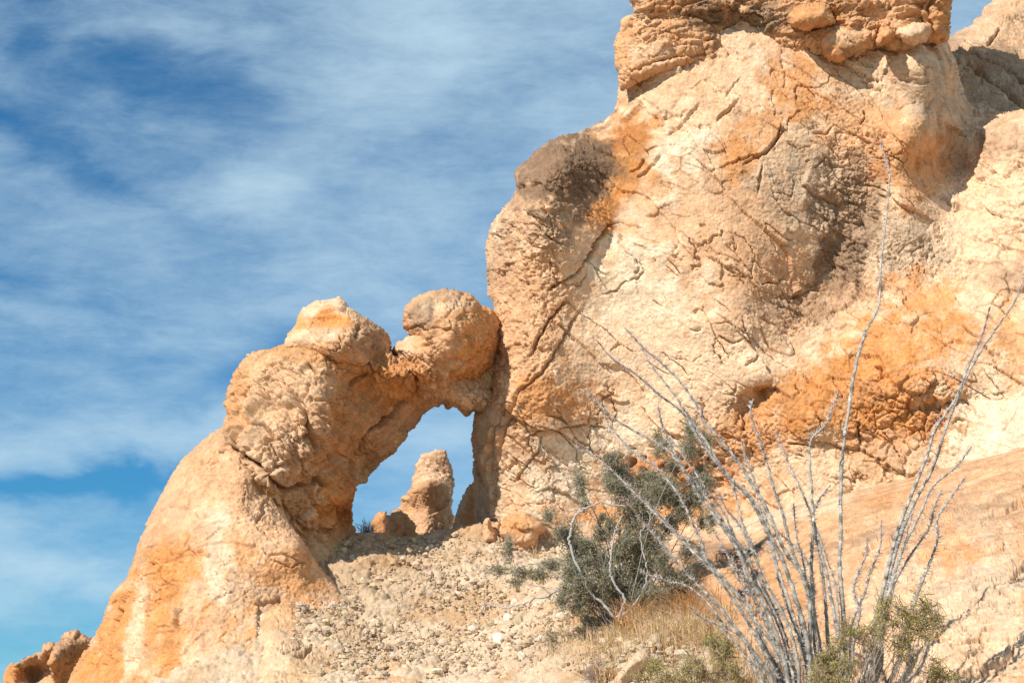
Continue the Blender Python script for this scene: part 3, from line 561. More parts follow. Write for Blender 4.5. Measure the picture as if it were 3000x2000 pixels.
o = rock('slab_outcrop', sl_out, SL_D, ROCK, sl_disp, sl_col, E=1.1, r=45, back=None, edge=(5, 60), origin=at(2600, 1900, 13), seed=15, sp=RES * .85)
tag(o, 'low cracked tan slab sloping up below the cliff at lower right', 'rock slab')

# ================================================================== smaller rocks
def small(name, out, D, label, cat, group, k, base=TAN, pt=(), E=.5, r=30, back=.9, ctrl=None, rough=.5, blk=.4, edge=(4, 22), fac=0, sp=None, sc=1.):
    cx, cy = np.mean(out, 0)
    o = rock(name, out, ctrl or [(cx, cy, D)], ROCK, lambda P, x, y, s: sc * (detail(P / sc, rough, .6, k) * .8 + blk * blocks(P / sc, .4, k)) + (fac * facet(warp(P, 1., .2, k), 1.15, k, .55, .25)[0] if fac else 0), lambda P, x, y, h: palette(P, x, y, base, pt, k, .5), E=E, r=r, back=back, edge=edge, origin=at(cx, max(q[1] for q in out), D), seed=k, sp=sp or min(RES, 2.4))
    return tag(o, label, cat, group)
N_ = lambda p: Z(850, 1100, .4145, p)
small('rock_spire', N_([(680,1250),(760,1130),(840,900),(858,800),(880,680),(892,620),(910,600),(922,552),(990,550),(1030,512),(1062,520),(1100,517),(1113,560),(1110,590),(1150,640),(1165,700),(1160,790),(1152,830),(1146,900),(1148,1000),(1140,1090),(1130,1250)]), 37.6,
      'tall pale rock spire standing beyond the arch window', 'rock spire', None, 31, PINK * 1.12, [(CREAM, .6, 1270, 1400, 40, 60, 0)], E=.30, r=9, back=1.6, blk=.12, rough=.3, fac=.26, edge=(9, 26), ctrl=[(1240,1330,37.9),(1310,1330,37.9),(1230,1420,37.6),(1270,1450,37.3),(1325,1420,38.0),(1200,1560,37),(1300,1560,37.2)])
small('rock_pillar', N_([(740,1250),(715,1060),(750,955),(785,890),(838,845),(880,785),(960,755),(1060,740),(1112,780),(1128,830),(1120,900),(1100,960),(1130,1060),(1135,1250)]), 36.0,
      'broad cracked brown rock leaning on the front of the spire, seen through the arch', 'rock', 'rocks beyond the arch window', 32, TAN * .95, [(PINK, .6, 1240, 1540, 60, 60, 0)], E=.35, r=11, back=1.2, blk=.2, rough=.4, fac=.24, edge=(8, 26), ctrl=[(1190,1500,36.3),(1260,1440,35.6),(1310,1450,36.3),(1250,1540,35.7),(1310,1560,36.2),(1170,1580,36)])
small('rock', N_([(575,1060),(595,1000),(632,965),(655,968),(677,955),(685,990),(695,1050),(700,1100),(690,1180),(600,1150)]), 34.5, 'small pointed orange rock, leftmost in the arch window', 'rock', 'rocks beyond the arch window', 33, ORANGE * 1.05, E=.4, r=18, blk=.2)
small('rock', N_([(690,1000),(740,975),(800,985),(845,1030),(880,1075),(890,1150),(870,1210),(700,1190),(690,1090)]), 33.6, 'squat blocky rock between the pointed orange rock and the spire', 'rock', 'rocks beyond the arch window', 34, TAN, E=.35, r=18, blk=.5)
small('leaning_slab', N_([(1140,1060),(1165,990),(1190,920),(1215,860),(1240,800),(1262,762),(1292,745),(1340,800),(1345,1000),(1310,1100),(1200,1160),(1150,1130)]), 33.4, 'smooth orange leaning slab right of the spire, touching the cliff edge', 'rock', 'rocks beyond the arch window', 35, ORANGE * 1.15, [(CREAM, .5, 1360, 1500, 40, 60, 0)], E=.5, r=22, rough=.15, blk=.05)
small('standing_stone', N_([(1352,1190),(1364,1100),(1362,1040),(1380,1003),(1408,997),(1422,1020),(1430,1070),(1455,1120),(1475,1180)]), 29.6, 'small upright pale stone at the right foot of the arch window', 'rock', None, 36, CREAM * .95, E=.35, r=18, rough=.2, blk=.1, back=.5)
small('rock', N_([(1440,1130),(1438,1070),(1452,1040),(1475,1045),(1490,1090),(1490,1150)]), 30.3, 'small brown stone wedged between the upright stone and the rounded rock', 'rock', None, 37, TAN * .9, E=.25, r=14, rough=.2, blk=.1, back=.4)
small('rounded_rock', N_([(1480,1120),(1490,1060),(1512,992),(1590,962),(1670,965),(1720,1000),(1780,1040),(1800,1085),(1760,1130),(1740,1200),(1600,1260),(1540,1200)]), 29.2, 'low rounded orange rock at the cliff foot beside the small upright stone', 'rock', None, 38, TAN * 1.05, [(ORANGE, .5, 1500, 1530, 50, 30, 0), (CREAM, .6, 1600, 1570, 40, 20, 0)], E=.6, r=34, rough=.3, blk=.3, back=.8)
H_ = lambda p: Z(0, 1700, .19133, p)
small('boulder', H_([(50,1480),(80,1400),(120,1330),(180,1280),(250,1240),(320,1242),(380,1190),(450,1152),(560,1130),(620,1108),(680,1065),(740,1180),(770,1330),(800,1450),(830,1568),(850,1800),(100,1800)]), 31.5, 'long dark boulder with a deep hollow, lowest at the bottom left', 'boulder', 'boulders at the bottom left', 41, TAN * .85, [(BROWN * 2, .6, 110, 1940, 60, 30, -20), (ORANGE, .8, 30, 1970, 30, 40, 0)], E=.6, r=34, rough=.35, blk=.2,
      ctrl=[(30,1960,31.4),(80,1930,31.0),(120,1930,31.2),(100,1975,32.1),(130,1990,31.6),(60,1990,31.6)])
small('boulder', H_([(650,1010),(665,980),(720,957),(820,962),(850,1000),(830,1080),(790,1150),(740,1215),(690,1190),(640,1080)]), 31.7, 'small round knob of rock wedged between the two bottom left boulders', 'boulder', 'boulders at the bottom left', 42, BUFF * .8, E=.35, r=20, rough=.3, blk=.2, back=.5)
small('boulder', H_([(740,1240),(850,1010),(960,922),(985,835),(1060,765),(1180,768),(1225,830),(1300,842),(1400,888),(1500,940),(1500,1200),(1300,1500),(1100,1800),(850,1800),(830,1568),(780,1370)]), 31.2, 'tall knobbly boulder touching the left foot of the arch', 'boulder', 'boulders at the bottom left', 43, TAN * .9, [(ORANGE, .6, 160, 1960, 40, 30, 0), (BROWN * 2, .6, 200, 1890, 60, 30, 0)], E=.7, r=36, rough=.45, blk=.3,
      ctrl=[(200,1870,31.0),(170,1930,30.8),(220,1940,31.9),(240,1900,31.3),(180,1980,31.2),(210,1990,32.2)])
small('pale_boulder', Z(1400, 1400, .38265, [(1040,1600),(1060,1520),(1100,1450),(1160,1390),(1230,1345),(1290,1342),(1340,1365),(1390,1420),(1400,1500),(1350,1600),(1340,1700),(1040,1700)]), 12.9, 'pale cream boulder half hidden among the dry grass at bottom centre', 'boulder', None, 44, CREAM * .95, E=.24, r=30, rough=.05, blk=.0, back=.4, sp=2.4, sc=.28,
      ctrl=[(1870,1930,12.9),(1830,1980,12.8),(1920,1960,13.2)])
# ================================================================== ground
GP = [(1040,1582,30.8),(1200,1596,30.6),(1300,1578,31.2),(1390,1560,31.3),(1480,1568,30.4),(1600,1600,30.0),(1000,1640,29.3),(1000,1750,27.6),(1300,1740,27.6),(780,1790,26.4),(1100,1900,25.3),(1300,2000,23.0),(900,2000,23.8),(700,2050,23.5),(1300,1850,25.9),
      (1600,1720,26.4),(1550,1830,24.0),(1700,1850,19.8),(1650,2000,16.8),(1500,2000,20.0),(1900,1800,18.0),(1950,1900,15.2),(2000,2000,13.4),(2200,2010,12.4),(2100,1750,18.3),(1900,1650,25.0),(1750,1700,25.0),(2200,2200,10.6),(1800,2200,11.3),(1300,2250,16.0),(2330,2262,10.9),(2700,2200,11.2),(3100,2200,11.0)]
gw = np.array([at(a, b, c) for a, b, c in GP])
extra = np.array([(x, y, z) for x, y, z in [(3.5,12.5,2.1),(4.6,12.5,2.1),(3.5,14,2.6),(5,14,2.6),(4,17,3.5),(6,17,3.7),(0,0,0),(-6,0,-.4),(6,0,.3),(0,6,.9),(4,6,1.1),(-5,8,.8),(-2,16,1.9),(-6,20,1.9),(8,6,1.0),(-9,24,1.2),(-14,28,.5),(-8,31,1.5),(0,34,7.2),(0,38,5.8),(-3,40,5.2),(0,50,3),(12,12,2.6),(16,20,4),(9,35,8),(20,35,8),(-12,10,-1),(-20,30,-2),(-20,0,-2.5),(20,0,1.5),(0,-12,-2)]], float)
gw = np.vstack([gw, extra])
def fit2(pts):
    p = pts[:, :2] / 10; n = len(p); v = pts[:, 2]
    r2 = ((p[:, None] - p[None]) ** 2).sum(-1); K = np.sqrt(r2 + .01); A = np.zeros((n + 3, n + 3)); A[:n, :n] = K + 1e-3 * np.eye(n); A[:n, n] = 1; A[:n, n + 1:] = p; A[n, :n] = 1; A[n + 1:, :n] = p.T
    w = np.linalg.solve(A, np.r_[v, 0, 0, 0])
    def ev(x, y):
        x = x / 10; y = y / 10; o = w[n] + w[n + 1] * x + w[n + 2] * y
        for j in range(n): o = o + w[j] * np.sqrt((x - p[j, 0]) ** 2 + (y - p[j, 1]) ** 2 + .01)
        return o
    return ev
_g = fit2(gw)
def gz(x, y):
    x = np.asarray(x, float); y = np.asarray(y, float)
    xc = np.clip(x, -22, 22); yc = np.clip(y, -14, 52)
    z = _g(xc, yc); far = np.hypot(x - xc, y - yc)
    return z * np.exp(-far / 60) - 25 * (1 - np.exp(-far / 120))
nu, ny = int(2100 / RES), int(2000 / RES)
u = np.concatenate([-np.geomspace(60, .46, 26), np.linspace(-.44, .46, nu), np.geomspace(.48, 60, 26)])
yy = np.concatenate([-np.geomspace(1500, 1, 16), np.linspace(0, 9.5, 24), np.geomspace(10, 34, ny), np.geomspace(34.5, 4000, 40)])
U, Y = np.meshgrid(u, yy); Yw = np.maximum(np.abs(Y), 5)
X = U * Yw * 1.0
P = np.stack([X.ravel(), Y.ravel(), gz(X.ravel(), Y.ravel())], 1)
fine = (np.abs(U.ravel()) < .47) & (Y.ravel() > 9.5) & (Y.ravel() < 34.2)
nr, nc = U.shape; ii = np.arange(nr * nc).reshape(nr, nc)
FQ = np.stack([ii[:-1, :-1].ravel(), ii[:-1, 1:].ravel(), ii[1:, 1:].ravel(), ii[1:, :-1].ravel()], 1)
def ground_h(p, q):
    px_ = 0
    rub = sstep(-.35, .2, fbm(q / 2.2, 3, 91) + .25)
    h = .16 * fbm(q / 1.6, 4, 90) + .06 * fbm(q / .5, 4, 92)
    h = h + rub * (.55 * blocks(q, .34, 11, .5) + .70 * blocks(q, .17, 12, .5) + .60 * blocks(q, .09, 13)) + .02 * fbm(q / .1, 3, 95)
    return h
N = vnormals(P, FQ)
H = np.zeros(len(P)); q = P[fine]
w = sstep(9.5, 11, q[:, 1]) * sstep(34.2, 33, q[:, 1]) * sstep(.465, .43, np.abs(q[:, 0] / q[:, 1]))
H[fine] = ground_h(q, q) * w
P = P + N * H[:, None]
def ground_col(P):
    n = fbm(P / 1.5, 4, 70); n2 = fbm(P / .4, 3, 71)
    c = np.tile(np.array([.60, .455, .315], f32), (len(P), 1))
    c = mix(c, BUFF * .9, sstep(-.1, .5, n)); c = mix(c, WHITE * .95, sstep(.1, .6, n2) * .6); c = mix(c, ORANGE * .8, sstep(.35, .7, fbm(P / .9 + 9, 3, 72)) * .35)
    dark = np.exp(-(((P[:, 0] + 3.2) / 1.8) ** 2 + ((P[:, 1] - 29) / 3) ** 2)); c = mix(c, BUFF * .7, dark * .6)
    return c
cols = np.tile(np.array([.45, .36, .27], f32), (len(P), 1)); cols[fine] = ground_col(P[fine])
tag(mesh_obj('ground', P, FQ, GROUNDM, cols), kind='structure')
def ray_ground(px, py):
    """where a line of sight meets the ground"""
    d = np.arange(8, 36, .07); p = at(np.full(d.shape, px), np.full(d.shape, py), d); g = gz(p[:, 0], p[:, 1])
    i = int(np.argmax(g >= p[:, 2])); return np.array([p[i, 0], p[i, 1], g[i]])

# smoother bedrock showing through at the foot of the arch
led = [(735,2200),(742,2000),(748,1900),(752,1800),(765,1772),(820,1757),(900,1742),(960,1740),(1010,1765),(1080,1830),(1160,1900),(1230,2000),(1300,2200)]
ledc = []
for a, b in [(760,1790),(850,1775),(950,1760),(760,1900),(900,1860),(1050,1850),(770,2000),(950,2000),(1150,1980),(1000,2150),(1250,2150)]:
    d = ray_ground(a, b)[1]; ledc.append((a, b, float(d) - (.5 if a < 900 else .35)))
o = rock('bedrock_ledge', led, ledc, ROCK, lambda P, x, y, s: .7 * detail(P * 1.3, .45, .5, 27, diag=-.3) + .05 * blocks(P, .3, 4) + .8 * blocks(P, .14, 5) * sstep(-.1, .3, fbm(P / .8, 3, 8)) + cracks(x, y, [(B_([(1640,1350),(1740,1330),(1850,1290),(1960,1250),(2080,1210)]), 7, .2, .1, 40), (B_([(1730,1390),(1800,1370),(1900,1300),(1990,1270)]), 6, .16, 0, 0), (B_([(1840,960),(1900,1060),(1880,1150)]), 8, .14, 0, 0), (B_([(2060,960),(2110,1080),(2110,1180)]), 6, .1, 0, 0)], 3),
     lambda P, x, y, h: palette(P, x, y, BUFF * 1.0, [(CREAM, .7, 780, 1950, 60, 120, 0), (ORANGE, .3, 850, 1790, 90, 30, 0), (GREY, .5, 950, 1880, 120, 80, 0)], 27, .3), E=1.1, r=60, back=None, edge=(6, 50), origin=at(900, 2000, 20), seed=17)
tag(o, 'grey brown bedrock ledge with a long dark crack at the bottom of the arch leg', 'rock ledge')

# ------------------------------------------------------------------ loose stones
def stone_mesh(name, seed, n=14):
    r_ = np.random.default_rng(seed)
    th = np.linspace(0, 2 * pi, n, endpoint=False); ph = np.linspace(0, pi, n // 2 + 2)[1:-1]
    V = [(0, 0, 1)]; 
    for p in ph:
        for t in th: V.append((sin(p) * cos(t), sin(p) * sin(t), cos(p)))
    V.append((0, 0, -1)); V = np.array(V)
    Dn = r_.normal(size=(11, 3)); Dn /= np.linalg.norm(Dn, axis=1)[:, None]; lim = r_.uniform(.55, .85, 11)
    k = (V @ Dn.T) / lim; V = V / np.maximum(1, k.max(1))[:, None]           # chopped flat like broken rock
    V = V * (1 + .12 * fbm(V * 1.7 + seed, 3, seed)[:, None]) * np.array([1, r_.uniform(.6, .95), r_.uniform(.65, .95)])
    m = len(ph); Fc = []
    for i in range(m - 1):
        for j in range(n):
            a = 1 + i * n + j; b = 1 + i * n + (j + 1) % n; Fc.append((a, a + n, b + n, b))
    for j in range(n):
        Fc.append((0, 1 + j, 1 + (j + 1) % n, 1 + (j + 1) % n)); e = 1 + (m - 1) * n; Fc.append((e + j, len(V) - 1, e + (j + 1) % n, e + (j + 1) % n))
    me = bpy.data.meshes.new(name); me.from_pydata([tuple(v) for v in V], [], [tuple(dict.fromkeys(f)) for f in Fc]); me.update()
    for p in me.polygons: p.use_smooth = False
    return me, V
STONE_M = plain_mat('stone', (.52, .42, .32), (.68, .57, .46), 9, .95)
STONE_W = plain_mat('chalky_stone', (.62, .51, .38), (.72, .61, .47), 9, .95)
big = [(1090,1843,16,1,'white chalky stone alone on the rubble slope, left of the dead branch'),(1062,1720,14,0,'pale stone just right of the dark crack at the buttress foot'),(1490,1840,22,1,'pale stone on the slope under the leafy shrub'),(1650,1835,24,1,'blocky white stone below the dead grey branch'),(1470,1900,30,1,'largest white stone on the rubble slope'),
       (1420,1990,20,0,'tan stone at the bottom edge, below the largest white stone'),(1530,1955,24,0,'flat tan stone below the white stones'),(1600,1990,22,1,'white stone at the bottom edge left of the dry grass'),(1240,1830,16,0,'small tan stone in the middle of the rubble slope'),(1280,1990,18,1,'small white stone at the bottom edge of the slope'),
       (1340,1760,14,0,'small stone lying just left of the dead branch tip'),(1180,1660,15,0,'small stone on the upper rubble slope below the spire'),(1530,1700,16,1,'pale stone under the left shrub twigs'),(1580,1900,18,0,'tan stone at the edge of the dry grass'),(1150,1950,15,0,'small stone at the edge of the bedrock ledge'),(1385,1870,18,0,'tan stone left of the largest white stone'),
       (1660,1910,16,1,'pale stone among the first straw tufts'),(1510,1790,16,0,'small stone right under the dead branch'),(1440,1640,14,0,'small stone below the upright stone'),(1260,1620,13,0,'small stone nearest the arch window sill')]
for q, (px, py, sz, w_, lab) in enumerate(big):
    me, _ = stone_mesh('loose_stone', 100 + q); me.materials.append(STONE_W if w_ else STONE_M)
    o = bpy.data.objects.new('loose_stone', me); COL.objects.link(o); p = ray_ground(px, py); R_ = sz / F * p[1] * 1.0
    o.location = (p[0], p[1], p[2] + .10 + R_ * .35); o.scale = (R_, R_, R_ * 1.0); o.rotation_euler = (rng.uniform(-.4, .4), rng.uniform(-.4, .4), rng.uniform(0, 6)); tag(o, lab, 'stone', 'loose stones on the rubble slope')
# uncountable gravel
protos = [stone_mesh('g', 300 + k, 7) for k in range(6)]
GV = []; GF = []; GC = []; base_n = 0
for me, V in protos: pass
n_g = 5500
gx_ = rng.uniform(850, 2050, n_g); gyp = rng.uniform(1590, 2010, n_g)
_gxs = np.arange(840, 2071, 15); _gys = np.arange(1580, 2021, 10); _gd = np.array([[ray_ground(a_, b_)[1] for a_ in _gxs] for b_ in _gys])
def gdepth(px, py):
    fx = (px - 840) / 15; fy = (py - 1580) / 10; i = int(fx); j = int(fy); a = fx - i; b = fy - j
    return _gd[j, i] * (1 - a) * (1 - b) + _gd[j, i + 1] * a * (1 - b) + _gd[j + 1, i] * (1 - a) * b + _gd[j + 1, i + 1] * a * b
_GD = np.array([gdepth(a_, b_) for a_, b_ in zip(gx_, gyp)]); _GP = at(gx_, gyp, _GD); _GP[:, 2] = gz(_GP[:, 0], _GP[:, 1])
for p in _GP:
    z = p[2]
    me, V = protos[rng.integers(6)]
    s_ = .022 * (1 + rng.pareto(2.6)); s_ = min(s_, .11)
    a = rng.uniform(0, 6.28); c, s2 = cos(a), sin(a)
    W = V * s_ * np.array([1, 1, 1.15]); W = np.stack([W[:, 0] * c - W[:, 1] * s2, W[:, 0] * s2 + W[:, 1] * c, W[:, 2]], 1)
    GV.append(W + np.array([p[0], p[1], z + .13 + s_ * .2 + rng.uniform(-.05, .05)])); 
    f = [tuple(q_.vertices) for q_ in me.polygons]; f = [(t if len(t) == 4 else t + (t[-1],)) for t in f]
    GF.append(np.array(f) + base_n); base_n += len(V); v_ = rng.uniform(.75, 1.12); GC.append(np.tile(np.array([.60, .465, .33]) * v_ * np.array([1, rng.uniform(.93, 1.02), rng.uniform(.85, 1.03)]), (len(V), 1)))
gf = np.concatenate(GF); tri = gf[:, 2] == gf[:, 3]
gm = bpy.data.meshes.new('gravel'); vv = np.concatenate(GV)
gm.from_pydata(vv.tolist(), [], [tuple(dict.fromkeys(f)) for f in gf.tolist()])
ca = gm.color_attributes.new('Col', 'FLOAT_COLOR', 'POINT'); cc = np.ones((len(vv), 4), f32); cc[:, :3] = np.concatenate(GC); ca.data.foreach_set('color', cc.ravel())
gm.materials.append(GROUNDM); o = bpy.data.objects.new('gravel', gm); COL.objects.link(o); tag(o, 'broken tan gravel scattered down the slope', 'gravel', kind='stuff')
for me, V in protos: bpy.data.meshes.remove(me)
# ================================================================== plants
def crom(pts, n):
    p = np.array(pts, float); p = np.vstack([2 * p[0] - p[1], p, 2 * p[-1] - p[-2]]); out = []
    m = len(p) - 3
    for t in np.linspace(0, m - 1e-6, n):
        i = int(t); f = t - i; a, b, c, d = p[i:i + 4]
        out.append(.5 * ((2 * b) + (-a + c) * f + (2 * a - 5 * b + 4 * c - d) * f * f + (-a + 3 * b - 3 * c + d) * f ** 3))
    return np.array(out)
class MB:
    def __init__(s): s.V = []; s.F = []; s.C = []; s.n = 0
    def add(s, V, Fc, col):
        V = np.asarray(V, float); s.V.append(V); s.F += [tuple(int(q) + s.n for q in f) for f in Fc]; s.n += len(V)
        c = np.asarray(col, float); s.C.append(np.tile(c, (len(V), 1)) if c.ndim == 1 else c)
    def tube(s, P, R, col, k=6, lump=0, cap=True):
        P = np.asarray(P, float); n = len(P); T = np.gradient(P, axis=0); T /= np.linalg.norm(T, axis=1)[:, None] + 1e-9
        a = np.cross(T, [.13, .97, .2]); a /= np.linalg.norm(a, axis=1)[:, None] + 1e-9; b = np.cross(T, a)
        th = np.arange(k) * 2 * pi / k; R = np.broadcast_to(R, (n,))
        rr = R[:, None] * (1 + lump * rng.uniform(-1, 1, (n, k)))
        V = P[:, None] + rr[..., None] * (np.cos(th)[None, :, None] * a[:, None] + np.sin(th)[None, :, None] * b[:, None])
        Fc = [(i * k + j, i * k + (j + 1) % k, (i + 1) * k + (j + 1) % k, (i + 1) * k + j) for i in range(n - 1) for j in range(k)]
        if cap: Fc.append(tuple(range(k))[::-1]); Fc.append(tuple((n - 1) * k + j for j in range(k)))
        c = np.asarray(col, float)
        if c.ndim == 2: c = np.repeat(c, k, axis=0)
        s.add(V.reshape(-1, 3), Fc, c)
    def build(s, name, mat, parent=None, origin=None, smooth=True):
        V = np.concatenate(s.V); V = V - np.asarray(origin) if origin is not None else V
        me = bpy.data.meshes.new(name); me.from_pydata(V.tolist(), [], s.F); me.update()
        ca = me.color_attributes.new('Col', 'FLOAT_COLOR', 'POINT'); cc = np.ones((len(V), 4), f32); cc[:, :3] = np.concatenate(s.C); ca.data.foreach_set('color', cc.ravel())
        me.polygons.foreach_set('use_smooth', np.full(len(me.polygons), smooth, bool)); me.materials.append(mat)
        o = bpy.data.objects.new(name, me); COL.objects.link(o)
        if parent is not None: o.parent = parent
        elif origin is not None: o.location = origin
        return o
def leaves(mb, C, Dn, L, W, cols):
    """many narrow folded leaves at once: centres C, directions Dn"""
    n = len(C); Dn = Dn / (np.linalg.norm(Dn, axis=1)[:, None] + 1e-9)
    s_ = np.cross(Dn, rng.normal(size=(n, 3))); s_ /= np.linalg.norm(s_, axis=1)[:, None] + 1e-9; up = np.cross(s_, Dn)
    L = np.broadcast_to(L, (n,))[:, None]; W = np.broadcast_to(W, (n,))[:, None]
    a = C; b = C + Dn * L * .5 + s_ * W * .5 + up * W * .15; c = C + Dn * L; d = C + Dn * L * .5 - s_ * W * .5 + up * W * .15
    V = np.stack([a, b, c, d], 1).reshape(-1, 3); i = np.arange(n)[:, None] * 4
    mb.add(V, (i + np.array([0, 1, 2, 3])).tolist(), np.repeat(cols, 4, axis=0))
BARK = plain_mat('ocotillo_bark', (.55, .52, .5), (1.0, .98, .96), 90, .85, attr=True)
LEAF = plain_mat('shrub_leaf', (.75, .75, .7), (1.1, 1.08, 1.0), 14, .7, attr=True, trans=.25)
TWIG = plain_mat('grey_twig', (.7, .7, .7), (1.05, 1.03, 1.0), 60, .85, attr=True)
STRAW = plain_mat('straw', (.8, .75, .7), (1.15, 1.1, 1.05), 30, .7, attr=True, trans=.3)

# ------------------------------------------------------------------ ocotillo
U_ = lambda p: Z(1300, 0, .7228, p)
st = [
 U_([(1770,570),(1795,660),(1807,740),(1792,900),(1772,1080),(1762,1240),(1704,1350)]) + V_([(1610,240),(1582,330),(1556,480),(1532,650),(1520,800),(1520,1000),(1515,1100),(1525,1250),(1535,1450),(1530,1568)]),
 V_([(2235,-60),(2200,80),(2130,190),(2060,290),(2010,380),(1970,470),(1920,600),(1870,750),(1800,880),(1750,1000),(1710,1150),(1690,1280),(1655,1450),(1630,1568)]),
 V_([(2090,130),(2060,240),(2010,350),(1960,480),(1880,600),(1850,700),(1790,850),(1740,980),(1700,1130),(1650,1350),(1610,1568)]),
 V_([(2020,665),(1960,740),(1870,820),(1820,930),(1760,1050),(1710,1200),(1670,1400),(1640,1568)]), V_([(2000,775),(1940,860),(1890,940),(1890,1020),(1860,1110),(1810,1230),(1770,1360),(1700,1568)]),
 V_([(1905,830),(1875,900),(1860,970),(1780,1090),(1720,1200),(1680,1400),(1650,1568)]), V_([(1675,940),(1670,1050),(1640,1130),(1600,1250),(1560,1350),(1540,1568)]), V_([(1620,1010),(1615,1080),(1580,1160),(1570,1220),(1592,1290),(1570,1400),(1545,1568)]),
 V_([(690,205),(760,280),(830,340),(900,410),(960,490),(1000,570),(1060,640),(1140,740),(1200,840),(1250,930),(1300,1050),(1370,1150),(1410,1250),(1420,1400),(1430,1568)]),
 V_([(580,250),(650,330),(740,390),(820,460),(920,540),(980,640),(1050,730),(1110,800),(1170,860),(1220,950),(1290,1080),(1350,1250),(1390,1400),(1400,1568)]),
 V_([(750,270),(800,360),(880,460),(940,550),(1000,640),(1090,780),(1170,850),(1240,980),(1310,1130),(1360,1300),(1400,1568)]),
 V_([(520,440),(580,490),(660,560),(760,620),(860,680),(940,780),(1000,850),(1050,920),(1100,1000),(1160,1080),(1200,1180),(1260,1290),(1310,1420),(1340,1568)]),
 V_([(600,520),(650,600),(720,680),(820,750),(900,850),(950,950),(990,1040),(1010,1110),(1080,1180),(1180,1310),(1280,1450),(1330,1568)]),
 V_([(495,655),(560,690),(640,750),(720,830),(790,900),(850,960),(930,1040),(1010,1120),(1100,1200),(1180,1310),(1230,1430),(1290,1568)]),
 V_([(680,850),(760,950),(830,1030),(880,1090),(960,1180),(1040,1260),(1120,1360),(1200,1470),(1260,1568)]), V_([(740,1130),(800,1160),(870,1180),(940,1200),(1010,1260),(1080,1350),(1150,1400),(1190,1480),(1240,1568)]),
 V_([(935,1270),(990,1320),(1060,1350),(1100,1390),(1150,1450),(1200,1530),(1230,1600)]), V_([(1185,480),(1175,540),(1210,640),(1240,740),(1270,840),(1300,930),(1330,1050),(1370,1150),(1402,1260),(1400,1400),(1410,1568)]),
 V_([(1510,450),(1490,510),(1460,580),(1405,640),(1402,730),(1410,850),(1415,950),(1410,1050),(1407,1150),(1415,1280),(1402,1400),(1400,1568)]),
 V_([(1270,600),(1300,680),(1340,770),(1390,880),(1420,960),(1440,1050),(1470,1170),(1490,1280),(1510,1400),(1530,1568)]), V_([(1140,640),(1160,720),(1200,820),(1230,920),(1250,1010),(1270,1100),(1310,1220),(1350,1350),(1380,1450),(1390,1568)]),
 V_([(820,510),(840,590),(880,680),(930,770),(990,870),(1060,960),(1120,1050),(1180,1180),(1250,1320),(1320,1568)]), V_([(1050,830),(1080,900),(1130,960),(1180,1060),(1220,1160),(1270,1250),(1330,1380),(1360,1568)]),
 V_([(1110,800),(1120,860),(1150,970),(1190,1060),(1230,1200),(1290,1340),(1330,1480),(1350,1600)]), V_([(1480,810),(1430,880),(1413,960),(1440,1080),(1460,1250),(1470,1400),(1480,1568)]),
 V_([(1290,1000),(1340,1040),(1390,1100),(1412,1180),(1420,1300),(1450,1568)]), V_([(1430,980),(1470,1100),(1500,1200),(1512,1350),(1495,1568)]), V_([(1755,940),(1720,1100),(1690,1230),(1660,1330),(1620,1470),(1595,1568)]),
 V_([(1800,900),(1755,1060),(1715,1200),(1685,1350),(1650,1500),(1620,1600)]), V_([(860,620),(930,720),(1010,830),(1080,930),(1130,1060),(1170,1200),(1230,1330),(1300,1568)]), V_([(700,800),(800,900),(900,1000),(990,1090),(1090,1220),(1160,1330),(1240,1470),(1290,1600)]),
 V_([(1000,940),(1060,1030),(1110,1130),(1170,1260),(1220,1400),(1280,1568)]), V_([(1200,860),(1240,1000),(1280,1160),(1320,1290),(1370,1440),(1390,1568)]), V_([(1340,880),(1350,1000),(1380,1120),(1400,1290),(1430,1430),(1440,1568)]),
 V_([(1130,1130),(1180,1230),(1240,1330),(1300,1450),(1340,1568)]), V_([(1100,1080),(1150,1180),(1210,1280),(1260,1390),(1320,1500),(1350,1600)])]
root = at(2330, 2260, 10.9)
oc = empty('ocotillo', root, 'tall leafless ocotillo with dozens of grey thorny stems fanning out at lower right', 'desert shrub')
roc = np.array(oc.location)
